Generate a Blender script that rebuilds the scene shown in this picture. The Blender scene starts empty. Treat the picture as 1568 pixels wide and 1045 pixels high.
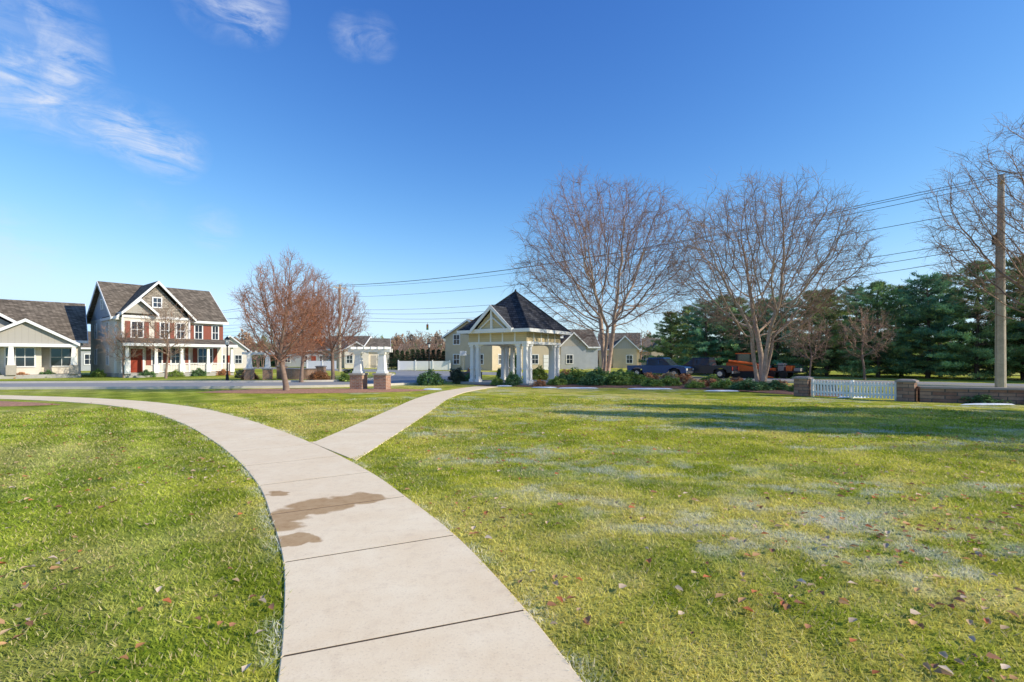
import bpy, math, random
import numpy as np
from mathutils import Vector, Matrix
random.seed(7); rng=np.random.default_rng(7)
scene=bpy.context.scene
COL=scene.collection
SUN_AZ=105.0; SUN_EL=28.0

# ------------------------------------------------------------------ materials
def newmat(name):
    m=bpy.data.materials.new(name); m.use_nodes=True
    nt=m.node_tree; nt.nodes.clear()
    out=nt.nodes.new('ShaderNodeOutputMaterial')
    return m,nt,out
def N(nt,t,**kw):
    n=nt.nodes.new(t)
    for k,v in kw.items():
        if k in n.inputs: n.inputs[k].default_value=v
        else: setattr(n,k,v)
    return n
def math_(nt,op,a,b=None,clamp=False):
    n=nt.nodes.new('ShaderNodeMath'); n.operation=op; n.use_clamp=clamp
    for i,x in enumerate((a,b)):
        if x is None: continue
        if isinstance(x,(int,float)): n.inputs[i].default_value=x
        else: nt.links.new(x,n.inputs[i])
    return n.outputs[0]
def mix(nt,fac,a,b,mode='MIX'):
    n=nt.nodes.new('ShaderNodeMix'); n.data_type='RGBA'; n.blend_type=mode
    for s,x in ((n.inputs[0],fac),(n.inputs[6],a),(n.inputs[7],b)):
        if isinstance(x,(int,float)): s.default_value=x
        elif isinstance(x,tuple): s.default_value=(x[0],x[1],x[2],1)
        else: nt.links.new(x,s)
    return n.outputs[2]
def noise(nt,vec,scale,detail=4,rough=.6,dist=0):
    n=N(nt,'ShaderNodeTexNoise'); n.inputs['Scale'].default_value=scale
    n.inputs['Detail'].default_value=detail; n.inputs['Roughness'].default_value=rough
    n.inputs['Distortion'].default_value=dist
    nt.links.new(vec,n.inputs['Vector']); return n.outputs['Fac']
def mrange(nt,v,a,b,c=0,d=1):
    n=nt.nodes.new('ShaderNodeMapRange'); nt.links.new(v,n.inputs[0])
    for i,x in enumerate((a,b,c,d)): n.inputs[i+1].default_value=x
    return n.outputs[0]
def coords(nt,world=False):
    if world: return nt.nodes.new('ShaderNodeNewGeometry').outputs['Position']
    return nt.nodes.new('ShaderNodeTexCoord').outputs['Object']
def finish(m,nt,out,col,rough=.8,bumpv=None,bstr=.3,bdist=.02,metal=0,spec=.3):
    p=nt.nodes.new('ShaderNodeBsdfPrincipled')
    if isinstance(col,tuple): p.inputs['Base Color'].default_value=(*col[:3],1)
    else: nt.links.new(col,p.inputs['Base Color'])
    if isinstance(rough,(int,float)): p.inputs['Roughness'].default_value=rough
    else: nt.links.new(rough,p.inputs['Roughness'])
    p.inputs['Metallic'].default_value=metal
    p.inputs['Specular IOR Level'].default_value=spec
    if bumpv is not None:
        b=nt.nodes.new('ShaderNodeBump'); b.inputs['Strength'].default_value=bstr; b.inputs['Distance'].default_value=bdist
        nt.links.new(bumpv,b.inputs['Height']); nt.links.new(b.outputs[0],p.inputs['Normal'])
    nt.links.new(p.outputs[0],out.inputs[0]); return m
def plain(name,c,rough=.7,var=.15,scale=3,metal=0,spec=.3,bstr=.15,world=False):
    m,nt,out=newmat(name); v=coords(nt,world)
    n=noise(nt,v,scale,6,.65)
    n2=noise(nt,v,scale*9,3,.6)
    f=math_(nt,'ADD',math_(nt,'MULTIPLY',n,.65),math_(nt,'MULTIPLY',n2,.35))
    f=mrange(nt,f,.3,.7)
    col=mix(nt,f,tuple(x*(1-var) for x in c),tuple(min(1,x*(1+var)) for x in c))
    return finish(m,nt,out,col,rough,n2,bstr,.01,metal,spec)
def siding(name,c,pitch=.16):
    m,nt,out=newmat(name); v=coords(nt)
    sep=nt.nodes.new('ShaderNodeSeparateXYZ'); nt.links.new(v,sep.inputs[0])
    fr=math_(nt,'FRACT',math_(nt,'DIVIDE',sep.outputs[2],pitch))
    line=mrange(nt,fr,.0,.16,1,0)
    n=noise(nt,v,1.3,5,.6)
    col=mix(nt,mrange(nt,n,.3,.7),tuple(x*.92 for x in c),tuple(x*1.05 for x in c))
    col=mix(nt,math_(nt,'MULTIPLY',line,.45),col,tuple(x*.45 for x in c))
    return finish(m,nt,out,col,.6,fr,.4,.015)
def batten(name,c,pitch=.4):
    m,nt,out=newmat(name); v=coords(nt)
    sep=nt.nodes.new('ShaderNodeSeparateXYZ'); nt.links.new(v,sep.inputs[0])
    fr=math_(nt,'FRACT',math_(nt,'DIVIDE',math_(nt,'ADD',sep.outputs[0],sep.outputs[1]),pitch))
    line=mrange(nt,fr,.0,.14,1,0)
    col=mix(nt,math_(nt,'MULTIPLY',line,.35),c,tuple(x*.5 for x in c))
    return finish(m,nt,out,col,.6,fr,.4,.02)
def brick(name,c1,c2,mortar,scale=1.0,bw=.22,rh=.075,ms=.012):
    m,nt,out=newmat(name); v=coords(nt)
    sep=nt.nodes.new('ShaderNodeSeparateXYZ'); nt.links.new(v,sep.inputs[0])
    cb=nt.nodes.new('ShaderNodeCombineXYZ')
    nt.links.new(math_(nt,'ADD',sep.outputs[0],sep.outputs[1]),cb.inputs[0]); nt.links.new(sep.outputs[2],cb.inputs[1])
    b=nt.nodes.new('ShaderNodeTexBrick'); nt.links.new(cb.outputs[0],b.inputs['Vector'])
    b.inputs['Color1'].default_value=(*c1,1); b.inputs['Color2'].default_value=(*c2,1); b.inputs['Mortar'].default_value=(*mortar,1)
    b.inputs['Scale'].default_value=scale; b.inputs['Mortar Size'].default_value=ms
    b.inputs['Brick Width'].default_value=bw; b.inputs['Row Height'].default_value=rh
    n=noise(nt,v,5,5,.7)
    col=mix(nt,.5,b.outputs['Color'],mix(nt,mrange(nt,n,.3,.7),(.45,.45,.45),(1.3,1.3,1.3)),'MULTIPLY')
    return finish(m,nt,out,col,.85,b.outputs['Fac'],-.3,.01)
def shingles(name,c):
    m,nt,out=newmat(name); v=coords(nt)
    sep=nt.nodes.new('ShaderNodeSeparateXYZ'); nt.links.new(v,sep.inputs[0])
    cb=nt.nodes.new('ShaderNodeCombineXYZ')
    nt.links.new(math_(nt,'ADD',sep.outputs[0],sep.outputs[1]),cb.inputs[0]); nt.links.new(sep.outputs[2],cb.inputs[1])
    b=nt.nodes.new('ShaderNodeTexBrick'); nt.links.new(cb.outputs[0],b.inputs['Vector'])
    b.inputs['Color1'].default_value=(*[x*.6 for x in c],1); b.inputs['Color2'].default_value=(*[x*1.35 for x in c],1)
    b.inputs['Mortar'].default_value=(*[x*.35 for x in c],1)
    b.inputs['Scale'].default_value=1; b.inputs['Mortar Size'].default_value=.015
    b.inputs['Brick Width'].default_value=.3; b.inputs['Row Height'].default_value=.14
    n=noise(nt,v,2,5,.7)
    col=mix(nt,.6,b.outputs['Color'],mix(nt,mrange(nt,n,.3,.7),(.6,.6,.6),(1.3,1.3,1.3)),'MULTIPLY')
    return finish(m,nt,out,col,.9,b.outputs['Fac'],-.4,.02,spec=.1)
def foliage(name,transl=.25,tint=(1,1,1)):
    m,nt,out=newmat(name)
    a=nt.nodes.new('ShaderNodeAttribute'); a.attribute_name='Col'
    col=mix(nt,1.0,a.outputs['Color'],tint,'MULTIPLY')
    p=nt.nodes.new('ShaderNodeBsdfPrincipled'); p.inputs['Roughness'].default_value=.65; p.inputs['Specular IOR Level'].default_value=.2
    nt.links.new(col,p.inputs['Base Color'])
    t=nt.nodes.new('ShaderNodeBsdfTranslucent'); nt.links.new(col,t.inputs[0])
    mx=nt.nodes.new('ShaderNodeMixShader'); mx.inputs[0].default_value=transl
    nt.links.new(p.outputs[0],mx.inputs[1]); nt.links.new(t.outputs[0],mx.inputs[2])
    nt.links.new(mx.outputs[0],out.inputs[0]); return m

M_white=plain('white_paint',(.86,.84,.80),.5,.05,2)
M_trim=plain('white_trim',(.8,.8,.8),.5,.05,3)
M_cream=siding('cream_siding',(.66,.53,.31),.14)
M_whiteside=siding('white_siding',(.76,.69,.59))
M_tanside=siding('tan_siding',(.58,.48,.34))
M_greyside=siding('grey_siding',(.40,.42,.45))
M_greybat=batten('grey_board_batten',(.42,.39,.35))
M_shake=shingles('cedar_shake',(.38,.33,.28))
M_roof=shingles('roof_shingles',(.20,.165,.13))
M_roofdk=shingles('dark_roof_shingles',(.06,.062,.072))
M_glass,_nt,_o=newmat('window_glass'); finish(M_glass,_nt,_o,(.03,.04,.055),.06,spec=.8)
M_redsh=plain('red_shutter_paint',(.26,.07,.045),.5,.15)
M_door=plain('red_door_paint',(.30,.045,.02),.4,.1)
M_brick=brick('red_brick',(.38,.16,.09),(.50,.25,.14),(.42,.38,.33))
M_stone=brick('wall_block',(.27,.14,.10),(.40,.26,.19),(.12,.10,.09),1,.36,.13,.012)
M_cap=plain('stone_cap',(.42,.38,.33),.8,.15,4)
M_capd=plain('dark_stone_cap',(.30,.26,.24),.8,.2,4)
M_conc2=plain('foundation_concrete',(.42,.40,.37),.9,.12,3)
M_black=plain('black_metal',(.02,.02,.022),.45,.2,4)
M_rubber=plain('rubber',(.025,.025,.025),.8,.2,4)
M_chrome=plain('bright_metal',(.5,.5,.5),.25,.1,4,metal=.9)
M_blue=plain('blue_car_paint',(.02,.07,.2),.25,.05,1,spec=.6,bstr=0)
M_navy=plain('dark_car_paint',(.02,.025,.035),.25,.05,1,spec=.6,bstr=0)
M_orange=plain('orange_machine_paint',(.85,.16,.03),.4,.12,3)
M_pole=plain('weathered_pole_wood',(.50,.43,.35),.9,.3,2)
M_wire=plain('cable',(.05,.05,.055),.6,.1,2)
M_lampglass=plain('lamp_glass',(.6,.6,.55),.3,.05)
M_red=plain('signal_red',(.4,.03,.02),.4); M_amber=plain('signal_amber',(.5,.25,.02),.4); M_green=plain('signal_green',(.02,.3,.1),.4)
M_yel=plain('signal_housing',(.08,.07,.03),.5)
M_mulch=plain('bark_mulch',(.29,.14,.085),.95,.55,6,bstr=.8,world=True)
M_leafbed=plain('leaf_litter',(.44,.23,.14),.95,.5,8,bstr=.8,world=True)
M_snow=plain('snow',(.72,.77,.85),.7,.1,3,world=True)
M_bark_birch=plain('birch_bark',(.52,.38,.28),.85,.45,5)
M_twig_birch=plain('birch_twigs',(.30,.185,.14),.85,.3,1)
M_bark_grey=plain('grey_bark',(.26,.18,.14),.9,.35,5)
M_twig_brown=plain('brown_twigs',(.36,.18,.12),.85,.3,1)
M_twig_tan=plain('tan_twigs',(.36,.235,.165),.85,.3,1)
M_pinebark=plain('pine_bark',(.14,.10,.075),.95,.4,5)
M_fol=foliage('needle_foliage',.25)
M_shrubf=foliage('shrub_foliage',.2)
M_leafm=foliage('dry_leaf',.25)
M_blade=foliage('grass_blade',.45)

def concrete(name,stain):
    m,nt,out=newmat(name); v=coords(nt,True)
    n0=noise(nt,v,.45,4,.6); n1=noise(nt,v,1.6,6,.65); n2=noise(nt,v,60,3,.7); n3=noise(nt,v,9,6,.75)
    c=mix(nt,mrange(nt,n1,.32,.68),(.90,.71,.46),(.98,.82,.57))
    c=mix(nt,mrange(nt,n0,.40,.65,0,.35),c,(.84,.64,.41))
    c=mix(nt,mrange(nt,n3,.50,.78,0,.55),c,(.68,.51,.33))
    c=mix(nt,mrange(nt,n2,.55,.8,0,.6),c,(.48,.35,.23))
    c=mix(nt,mrange(nt,n2,.42,.2,0,.4),c,(.98,.90,.72))
    if stain:
        nd=N(nt,'ShaderNodeTexNoise'); nd.inputs['Scale'].default_value=2.6; nd.inputs['Detail'].default_value=6
        nt.links.new(v,nd.inputs['Vector'])
        sub=nt.nodes.new('ShaderNodeVectorMath'); sub.operation='SUBTRACT'; nt.links.new(nd.outputs['Color'],sub.inputs[0]); sub.inputs[1].default_value=(.5,.5,.5)
        sc=nt.nodes.new('ShaderNodeVectorMath'); sc.operation='SCALE'; nt.links.new(sub.outputs[0],sc.inputs[0]); sc.inputs['Scale'].default_value=.5
        ad=nt.nodes.new('ShaderNodeVectorMath'); ad.operation='ADD'; nt.links.new(v,ad.inputs[0]); nt.links.new(sc.outputs[0],ad.inputs[1])
        cur=None
        for (x,y,rx,ry) in [(-1.72,5.80,.30,.24),(-2.05,5.55,.30,.30),(-2.25,5.15,.24,.34),(-2.18,4.80,.22,.16),(-1.88,4.47,.21,.13),(-2.78,6.05,.12,.08)]:
            s=nt.nodes.new('ShaderNodeVectorMath'); s.operation='SUBTRACT'; nt.links.new(ad.outputs[0],s.inputs[0]); s.inputs[1].default_value=(x,y,0)
            k=nt.nodes.new('ShaderNodeVectorMath'); k.operation='MULTIPLY'; nt.links.new(s.outputs[0],k.inputs[0]); k.inputs[1].default_value=(1/rx,1/ry,0)
            l=nt.nodes.new('ShaderNodeVectorMath'); l.operation='LENGTH'; nt.links.new(k.outputs[0],l.inputs[0])
            cur=l.outputs['Value'] if cur is None else math_(nt,'MINIMUM',cur,l.outputs['Value'])
        msk=mrange(nt,cur,.90,1.10,1,0)
        c=mix(nt,math_(nt,'MULTIPLY',msk,mrange(nt,n3,.2,.8,.75,1)),c,mix(nt,1,c,(.50,.38,.25),'MULTIPLY'))
    return finish(m,nt,out,c,.85,n2,.25,.004)
M_conc=concrete('path_concrete',True)
M_walk=plain('sidewalk_concrete',(.82,.70,.54),.9,.1,2,world=True)
M_asph=plain('asphalt',(.31,.305,.30),.9,.15,1.2,world=True)
M_kerb=plain('kerb_concrete',(.64,.58,.5),.9,.12,3,world=True)
M_linew=plain('white_road_marking',(.7,.7,.68),.7,.1,5,world=True)
M_liney=plain('yellow_road_marking',(.6,.42,.05),.7,.1,5,world=True)

# ------------------------------------------------------------------ mesh helpers
def empty(name,loc=(0,0,0),rot=0,sc=1):
    e=bpy.data.objects.new(name,None); COL.objects.link(e); e.location=loc; e.rotation_euler=(0,0,rot); e.scale=(sc,sc,sc); e.empty_display_size=.3
    return e
class MB:
    def __init__(s): s.v=[];s.f=[];s.m=[];s.mats=[];s.M=Matrix.Identity(4)
    def mi(s,mat):
        if mat not in s.mats: s.mats.append(mat)
        return s.mats.index(mat)
    def add(s,vs,fs,mat):
        b=len(s.v); i=s.mi(mat)
        for p in vs: s.v.append(tuple(s.M@Vector(p)))
        for f in fs: s.f.append([b+k for k in f]); s.m.append(i)
    def box(s,x0,x1,y0,y1,z0,z1,mat):
        vs=[(x0,y0,z0),(x1,y0,z0),(x1,y1,z0),(x0,y1,z0),(x0,y0,z1),(x1,y0,z1),(x1,y1,z1),(x0,y1,z1)]
        s.add(vs,[(0,3,2,1),(4,5,6,7),(0,1,5,4),(1,2,6,5),(2,3,7,6),(3,0,4,7)],mat)
    def frus(s,cx,cy,z0,z1,a,b,mat):
        vs=[(cx-a,cy-a,z0),(cx+a,cy-a,z0),(cx+a,cy+a,z0),(cx-a,cy+a,z0),(cx-b,cy-b,z1),(cx+b,cy-b,z1),(cx+b,cy+b,z1),(cx-b,cy+b,z1)]
        s.add(vs,[(0,3,2,1),(4,5,6,7),(0,1,5,4),(1,2,6,5),(2,3,7,6),(3,0,4,7)],mat)
    def extr(s,prof,a0,a1,axis,mat):
        n=len(prof)
        if axis=='x': vs=[(a0,p[0],p[1]) for p in prof]+[(a1,p[0],p[1]) for p in prof]
        else: vs=[(p[0],a0,p[1]) for p in prof]+[(p[0],a1,p[1]) for p in prof]
        fs=[list(range(n))[::-1],[n+i for i in range(n)]]+[(i,(i+1)%n,n+(i+1)%n,n+i) for i in range(n)]
        s.add(vs,fs,mat)
    def cyl(s,p0,p1,r0,r1,n,mat):
        p0=Vector(p0);p1=Vector(p1);d=(p1-p0).normalized()
        a=d.cross(Vector((0,0,1)) if abs(d.z)<.9 else Vector((1,0,0))).normalized(); b=d.cross(a)
        vs=[p0+(a*math.cos(2*math.pi*i/n)+b*math.sin(2*math.pi*i/n))*r0 for i in range(n)]+[p1+(a*math.cos(2*math.pi*i/n)+b*math.sin(2*math.pi*i/n))*r1 for i in range(n)]
        s.add(vs,[list(range(n)),[n+i for i in range(n)][::-1]]+[(i,(i+1)%n,n+(i+1)%n,n+i) for i in range(n)],mat)
    def gable(s,e0,e1,a0,a1,ze,zr,axis,roof,trim,t=.12):
        m=(e0+e1)/2
        s.extr([(e0,ze),(m,zr),(e1,ze),(e1,ze-t),(m,zr-t),(e0,ze-t)],a0,a1,axis,roof)
        if trim:
            k=.03; w=.26
            pr=[(e0-k,ze-.02),(m,zr+.0),(e1+k,ze-.02),(e1+k,ze-w),(m,zr-w),(e0-k,ze-w)]
            s.extr(pr,a0-.05,a0-.003,axis,trim); s.extr(pr,a1+.003,a1+.05,axis,trim)
            for e,sg in ((e0,-1),(e1,1)):
                lo,hi=(e+sg*.002,e+sg*.05) if sg>0 else (e-.05,e-.002)
                if axis=='x': s.box(a0,a1,lo,hi,ze-.24,ze-.01,trim)
                else: s.box(lo,hi,a0,a1,ze-.24,ze-.01,trim)
    def window(s,u,z,w,h,yf=0,sh=None,cols=2,rows=2,trim=None):
        trim=trim or M_trim
        f=.1
        s.box(u-w/2-f,u-w/2,yf-.06,yf+.03,z-f,z+h+f,trim); s.box(u+w/2,u+w/2+f,yf-.06,yf+.03,z-f,z+h+f,trim)
        s.box(u-w/2,u+w/2,yf-.058,yf+.03,z+h,z+h+f,trim); s.box(u-w/2,u+w/2,yf-.075,yf+.03,z-f,z,trim)
        s.box(u-w/2,u+w/2,yf-.012,yf+.03,z,z+h,M_glass)
        for i in range(1,cols): x=u-w/2+w*i/cols; s.box(x-.02,x+.02,yf-.035,yf-.013,z,z+h,trim)
        for i in range(1,rows): zz=z+h*i/rows; s.box(u-w/2,u+w/2,yf-.039,yf-.014,zz-.025,zz+.025,trim)
        if sh:
            for sg in (-1,1):
                c=u+sg*(w/2+f+.2); s.box(c-.18,c+.18,yf-.05,yf+.02,z-.05,z+h+.05,sh)
    def obj(s,name,parent=None,loc=None,rot=0):
        me=bpy.data.meshes.new(name); me.from_pydata(s.v,[],s.f)
        for m in s.mats: me.materials.append(m)
        me.polygons.foreach_set('material_index',s.m); me.update()
        o=bpy.data.objects.new(name,me); COL.objects.link(o)
        if parent: o.parent=parent
        if loc: o.location=loc
        o.rotation_euler=(0,0,rot)
        return o
def np_mesh(name,verts,faces_list,mats=None,mi=None,cols=None,smooth=False):
    me=bpy.data.meshes.new(name)
    verts=np.asarray(verts,dtype=np.float32); me.vertices.add(len(verts)); me.vertices.foreach_set('co',verts.ravel())
    loops=np.concatenate([f.ravel() for f in faces_list]).astype(np.int32)
    tot=np.concatenate([np.full(len(f),f.shape[1],dtype=np.int32) for f in faces_list])
    st=np.concatenate([[0],np.cumsum(tot)[:-1]]).astype(np.int32)
    me.loops.add(len(loops)); me.loops.foreach_set('vertex_index',loops)
    me.polygons.add(len(tot)); me.polygons.foreach_set('loop_start',st)
    for m in (mats or []): me.materials.append(m)
    if mi is not None: me.polygons.foreach_set('material_index',np.asarray(mi,dtype=np.int32))
    if smooth: me.polygons.foreach_set('use_smooth',np.ones(len(tot),dtype=bool))
    me.update(calc_edges=True)
    if cols is not None:
        a=me.color_attributes.new('Col','FLOAT_COLOR','POINT')
        c=np.ones((len(verts),4),dtype=np.float32); c[:,:3]=cols; a.data.foreach_set('color',c.ravel())
    return me
def link(name,me,loc=(0,0,0),rot=0,sc=(1,1,1),parent=None):
    o=bpy.data.objects.new(name,me); COL.objects.link(o); o.location=loc; o.rotation_euler=(0,0,rot)
    o.scale=sc if isinstance(sc,tuple) else (sc,sc,sc)
    if parent: o.parent=parent
    return o
_T=rng.random((256,256))
def vn(x,y,o=0):
    x=np.asarray(x)+o*17.3+500; y=np.asarray(y)+o*31.7+500
    xi=np.floor(x).astype(int); yi=np.floor(y).astype(int); fx=x-xi; fy=y-yi
    fx=fx*fx*(3-2*fx); fy=fy*fy*(3-2*fy)
    a=_T[xi%256,yi%256];b=_T[(xi+1)%256,yi%256];c=_T[xi%256,(yi+1)%256];d=_T[(xi+1)%256,(yi+1)%256]
    return (a*(1-fx)+b*fx)*(1-fy)+(c*(1-fx)+d*fx)*fy
def fbm(x,y,o=0,n=4):
    s=0;a=.5;t=0
    for i in range(n): s=s+a*vn(x*2**i,y*2**i,o+i); t+=a; a*=.55
    return s/t
def sstep(x,a,b): t=np.clip((x-a)/(b-a),0,1); return t*t*(3-2*t)

# ------------------------------------------------------------------ curves
def catmull(pts,per=8):
    P=[Vector((p[0],p[1])) for p in pts]; P=[P[0]*2-P[1]]+P+[P[-1]*2-P[-2]]; out=[]
    for i in range(1,len(P)-2):
        for k in range(per):
            t=k/per; a,b,c,d=P[i-1],P[i],P[i+1],P[i+2]
            out.append(.5*((2*b)+(c-a)*t+(2*a-5*b+4*c-d)*t*t+(3*b-a-3*c+d)*t**3))
    out.append(P[-2]); return out
def resample(pts,step):
    out=[pts[0]]; acc=0
    for a,b in zip(pts[:-1],pts[1:]):
        L=(b-a).length; d=step-acc
        while d<=L: out.append(a+(b-a)*(d/L)); d+=step
        acc=(acc+L)%step if L>0 else acc
    return out
def normals(pts):
    n=[]
    for i in range(len(pts)):
        t=(pts[min(i+1,len(pts)-1)]-pts[max(i-1,0)]).normalized(); n.append(Vector((t.y,-t.x)))
    return n
def ribbon(name,pts,o0,o1,z,mat,z0=None):
    n=normals(pts); vs=[];fs=[]
    for p,k in zip(pts,n):
        a=p+k*o0;b=p+k*o1; vs+= [(a.x,a.y,z),(b.x,b.y,z)]
        if z0 is not None: vs+=[(a.x,a.y,z0),(b.x,b.y,z0)]
    s=2 if z0 is None else 4
    for i in range(len(pts)-1):
        j=i*s;k=j+s
        fs.append((j,j+1,k+1,k))
        if z0 is not None: fs+= [(j+2,j,k,k+2),(j+1,j+3,k+3,k+1)]
    if z0 is not None: fs.append((0,2,3,1)); e=(len(pts)-1)*s; fs.append((e,e+1,e+3,e+2))
    mb=MB(); mb.add(vs,fs,mat); return mb.obj(name)
HW=.71
main_c=catmull([(.42,-5),(.42,-3),(.3,-.8),(.08,.9),(-.2,1.9),(-.43,2.6),(-.70,3.3),(-1.17,4.35),(-1.78,5.45),(-2.58,6.8),(-3.85,8.6),(-5.6,10.8),(-7.8,13.3),(-10.8,16.2),(-14.9,19.0),(-20.5,21.2),(-29,22.8),(-45,23.5),(-80,22)],10)
br_c=catmull([(-3.12,8.6),(-3.12,12),(-3.15,16),(-3.2,20),(-2.95,24),(-2.2,27.3),(-1.2,30.3)],10)
main_pts=resample(main_c,.18); br_pts=resample(br_c,.18)
main_np=np.array([(p.x,p.y) for p in main_pts]); br_np=np.array([(p.x,p.y) for p in br_pts])
def dist_to(P,x,y):
    d=np.full(len(x),1e9)
    for q in P[::1]:
        if abs(q[0])>30: continue
        d=np.minimum(d,(x-q[0])**2+(y-q[1])**2)
    return np.sqrt(d)
def slab_path(name,pts,hw,k,z,mat,firstrow=None):
    n=normals(pts); mb=MB()
    i=0
    while i+k<len(pts):
        seg=list(range(i,i+k+1)); P=[]
        for j in seg:
            c=pts[j]; t=Vector((-n[j].y,n[j].x))
            if j==seg[0]: c=c+t*.010
            if j==seg[-1]: c=c-t*.010
            L=c-n[j]*hw; R=c+n[j]*hw
            if firstrow and i==0 and j==seg[0]: L,R=Vector(firstrow[0]),Vector(firstrow[1])
            P.append((L,R,n[j]))
        vs=[];fs=[];b=.007
        for (L,R,nn) in P:
            vs+=[(L.x,L.y,-.02),(L.x,L.y,z-b),((L+nn*b).x,(L+nn*b).y,z),((R-nn*b).x,(R-nn*b).y,z),(R.x,R.y,z-b),(R.x,R.y,-.02)]
        for a in range(len(P)-1):
            q=a*6
            for e in range(5): fs.append((q+e,q+e+1,q+6+e+1,q+6+e))
        fs.append((0,1,2,3,4,5)); e=(len(P)-1)*6; fs.append((e+5,e+4,e+3,e+2,e+1,e))
        mb.add(vs,fs,mat); i+=k
    return mb.obj(name)
slab_path('concrete_path',main_pts[5:],HW,8,.016,M_conc)
bp=[p for p in br_pts if p.y>9.55]
slab_path('concrete_path',bp,.67,8,.0125,M_conc,firstrow=((-3.88,9.82),(-2.45,8.04)))
jt=plain('joint_dirt',(.10,.07,.045),.95,.3,4)
ribbon('path_joint_bed',main_pts,-.69,.69,.0145,jt)
ribbon('path_joint_bed',bp,-.65,.65,.011,jt)

# ------------------------------------------------------------------ ground
G1=np.array((.36,.43,.035)); G2=np.array((.72,.70,.085)); G3=np.array((.93,.77,.27)); FR=np.array((.9,.9,.88))
def lawn(x,y):
    n1=fbm(x*.28,y*.28,1,3); n2=fbm(x*1.3,y*1.3,5,4); n3=fbm(x*7,y*7,9,3)
    a=sstep(n2*.6+n3*.4,.3,.7)[...,None]
    c=G1*(1-a)+G2*a
    s=(sstep(n1*.5+n2*.3+n3*.2,.44,.66)*.55)[...,None]
    c=c*(1-s)+G3*s
    left=sstep(-(x+.6*y-1.2),0,2)[...,None]
    band=.5+.5*np.sin((x*.80+y*.6)*2*math.pi/1.15+.6*n1)
    c=c*(1+(.12+.16*left[...,0])[...,None]*(band-.5)[...,None])
    c=c*(1-left*np.array((.20,.11,.0)))
    f=fbm(x*.55+3,y*1.1,13,4); f2=fbm(x*3.5,y*5,17,3)
    right=sstep(x+.55*y-2.2,0,2)
    fr=sstep(f,.51,.70)*sstep(f2,.40,.66)*(.08+.62*right)
    for (cx,cy,r) in ((2.0,7.4,1.2),(3.1,5.1,1.0),(3.6,3.9,.9),(4.2,6.3,.9),(.6,9.0,1.1),(6,14.5,2),(3,14.9,1.6)):
        fr=np.maximum(fr,.8*np.exp(-((x-cx)**2/(r*1.5)**2+(y-cy)**2/(r*.5)**2))*sstep(f2,.42,.66))
    return c,np.clip(fr,0,1)
def axis_c(lo,hi,st,far,mn=None):
    a=list(np.arange(lo,hi+1e-6,st)); s=st
    while a[-1]<far: s*=1.35; a.append(a[-1]+s)
    s=st; b=[]; v=lo
    while v>(mn if mn is not None else -far): s*=1.35; v-=s; b.append(v)
    return np.array(b[::-1]+a)
gx=axis_c(-24,26,.14,2500); gy=axis_c(0,32,.14,2500,-300)
X,Y=np.meshgrid(gx,gy); nx,ny=len(gx),len(gy)
gc,gf=lawn(X.ravel(),Y.ravel()); gcol=np.clip((gc*(1-.7*gf[:,None])+FR*.7*gf[:,None])*.72,0,.8)
gv=np.stack([X.ravel(),Y.ravel(),np.zeros(nx*ny)],1)
idx=np.arange(nx*ny).reshape(ny,nx)
gfaces=np.stack([idx[:-1,:-1].ravel(),idx[:-1,1:].ravel(),idx[1:,1:].ravel(),idx[1:,:-1].ravel()],1)
m,nt,out=newmat('lawn_ground'); v=coords(nt,True)
at=nt.nodes.new('ShaderNodeAttribute'); at.attribute_name='Col'
n1=noise(nt,v,14,6,.8); n2=noise(nt,v,55,4,.8); n3=noise(nt,v,2.5,6,.7)
c=mix(nt,1,at.outputs['Color'],mix(nt,mrange(nt,n1,.32,.68),(.55,.6,.55),(1.4,1.35,1.3)),'MULTIPLY')
c=mix(nt,1,c,mix(nt,mrange(nt,n2,.3,.7),(.6,.6,.6),(1.35,1.35,1.35)),'MULTIPLY')
c=mix(nt,1,c,mix(nt,mrange(nt,n3,.3,.7),(.82,.85,.8),(1.14,1.1,1.1)),'MULTIPLY')
hb=math_(nt,'ADD',n1,n2)
finish(m,nt,out,c,.95,hb,.6,.03,spec=.05)
link('ground',np_mesh('ground',gv,[gfaces],[m],None,gcol))

# grass blades
NB=480000
r=1.3+ (rng.random(NB)**1.05)*20.0; th=(rng.random(NB)*2-1)*math.radians(56)
bx=r*np.sin(th); by=r*np.cos(th)
d1=dist_to(main_np,bx,by); d2=dist_to(br_np,bx,by)
ok=(d1>HW+.0+.03*rng.random(NB)-.02)&(d2>.67)
bx,by,r,d1,d2=bx[ok],by[ok],r[ok],d1[ok],d2[ok]; n=len(bx)
cc,ff=lawn(bx,by)
edge=np.exp(-((d1-HW)/.11)**2)*sstep(fbm(bx*2.5,by*2.5,21,3),.42,.62)
ff=np.maximum(ff,edge*.85)
clump=fbm(bx*9,by*9,33,2)
h=(.011+.024*rng.random(n))*(.7+.6*clump)*(1+.02*r); w=(.0024+.0022*rng.random(n))*(1+.17*r)
ang=rng.random(n)*2*math.pi; la=rng.random(n)*2*math.pi; lean=h*(.3+1.3*rng.random(n))
wx=np.cos(ang)*w; wy=np.sin(ang)*w
v0=np.stack([bx-wx,by-wy,np.full(n,-.002)],1); v1=np.stack([bx+wx,by+wy,np.full(n,-.002)],1)
mx=bx+np.cos(la)*lean; my=by+np.sin(la)*lean
v2=np.stack([mx,my,h],1)
vv=np.stack([v0,v1,v2],1).reshape(-1,3)
rn=rng.random(n)
bc=cc*(.72+.6*rng.random(n))[:,None]
dry=(rn<.15)[:,None]; bc=np.where(dry,np.array((.95,.79,.38))*(.6+.5*rng.random(n))[:,None],bc)
fm=(ff*(.3+.7*rng.random(n)))[:,None]; bc=bc*(1-fm)+FR*fm
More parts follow.
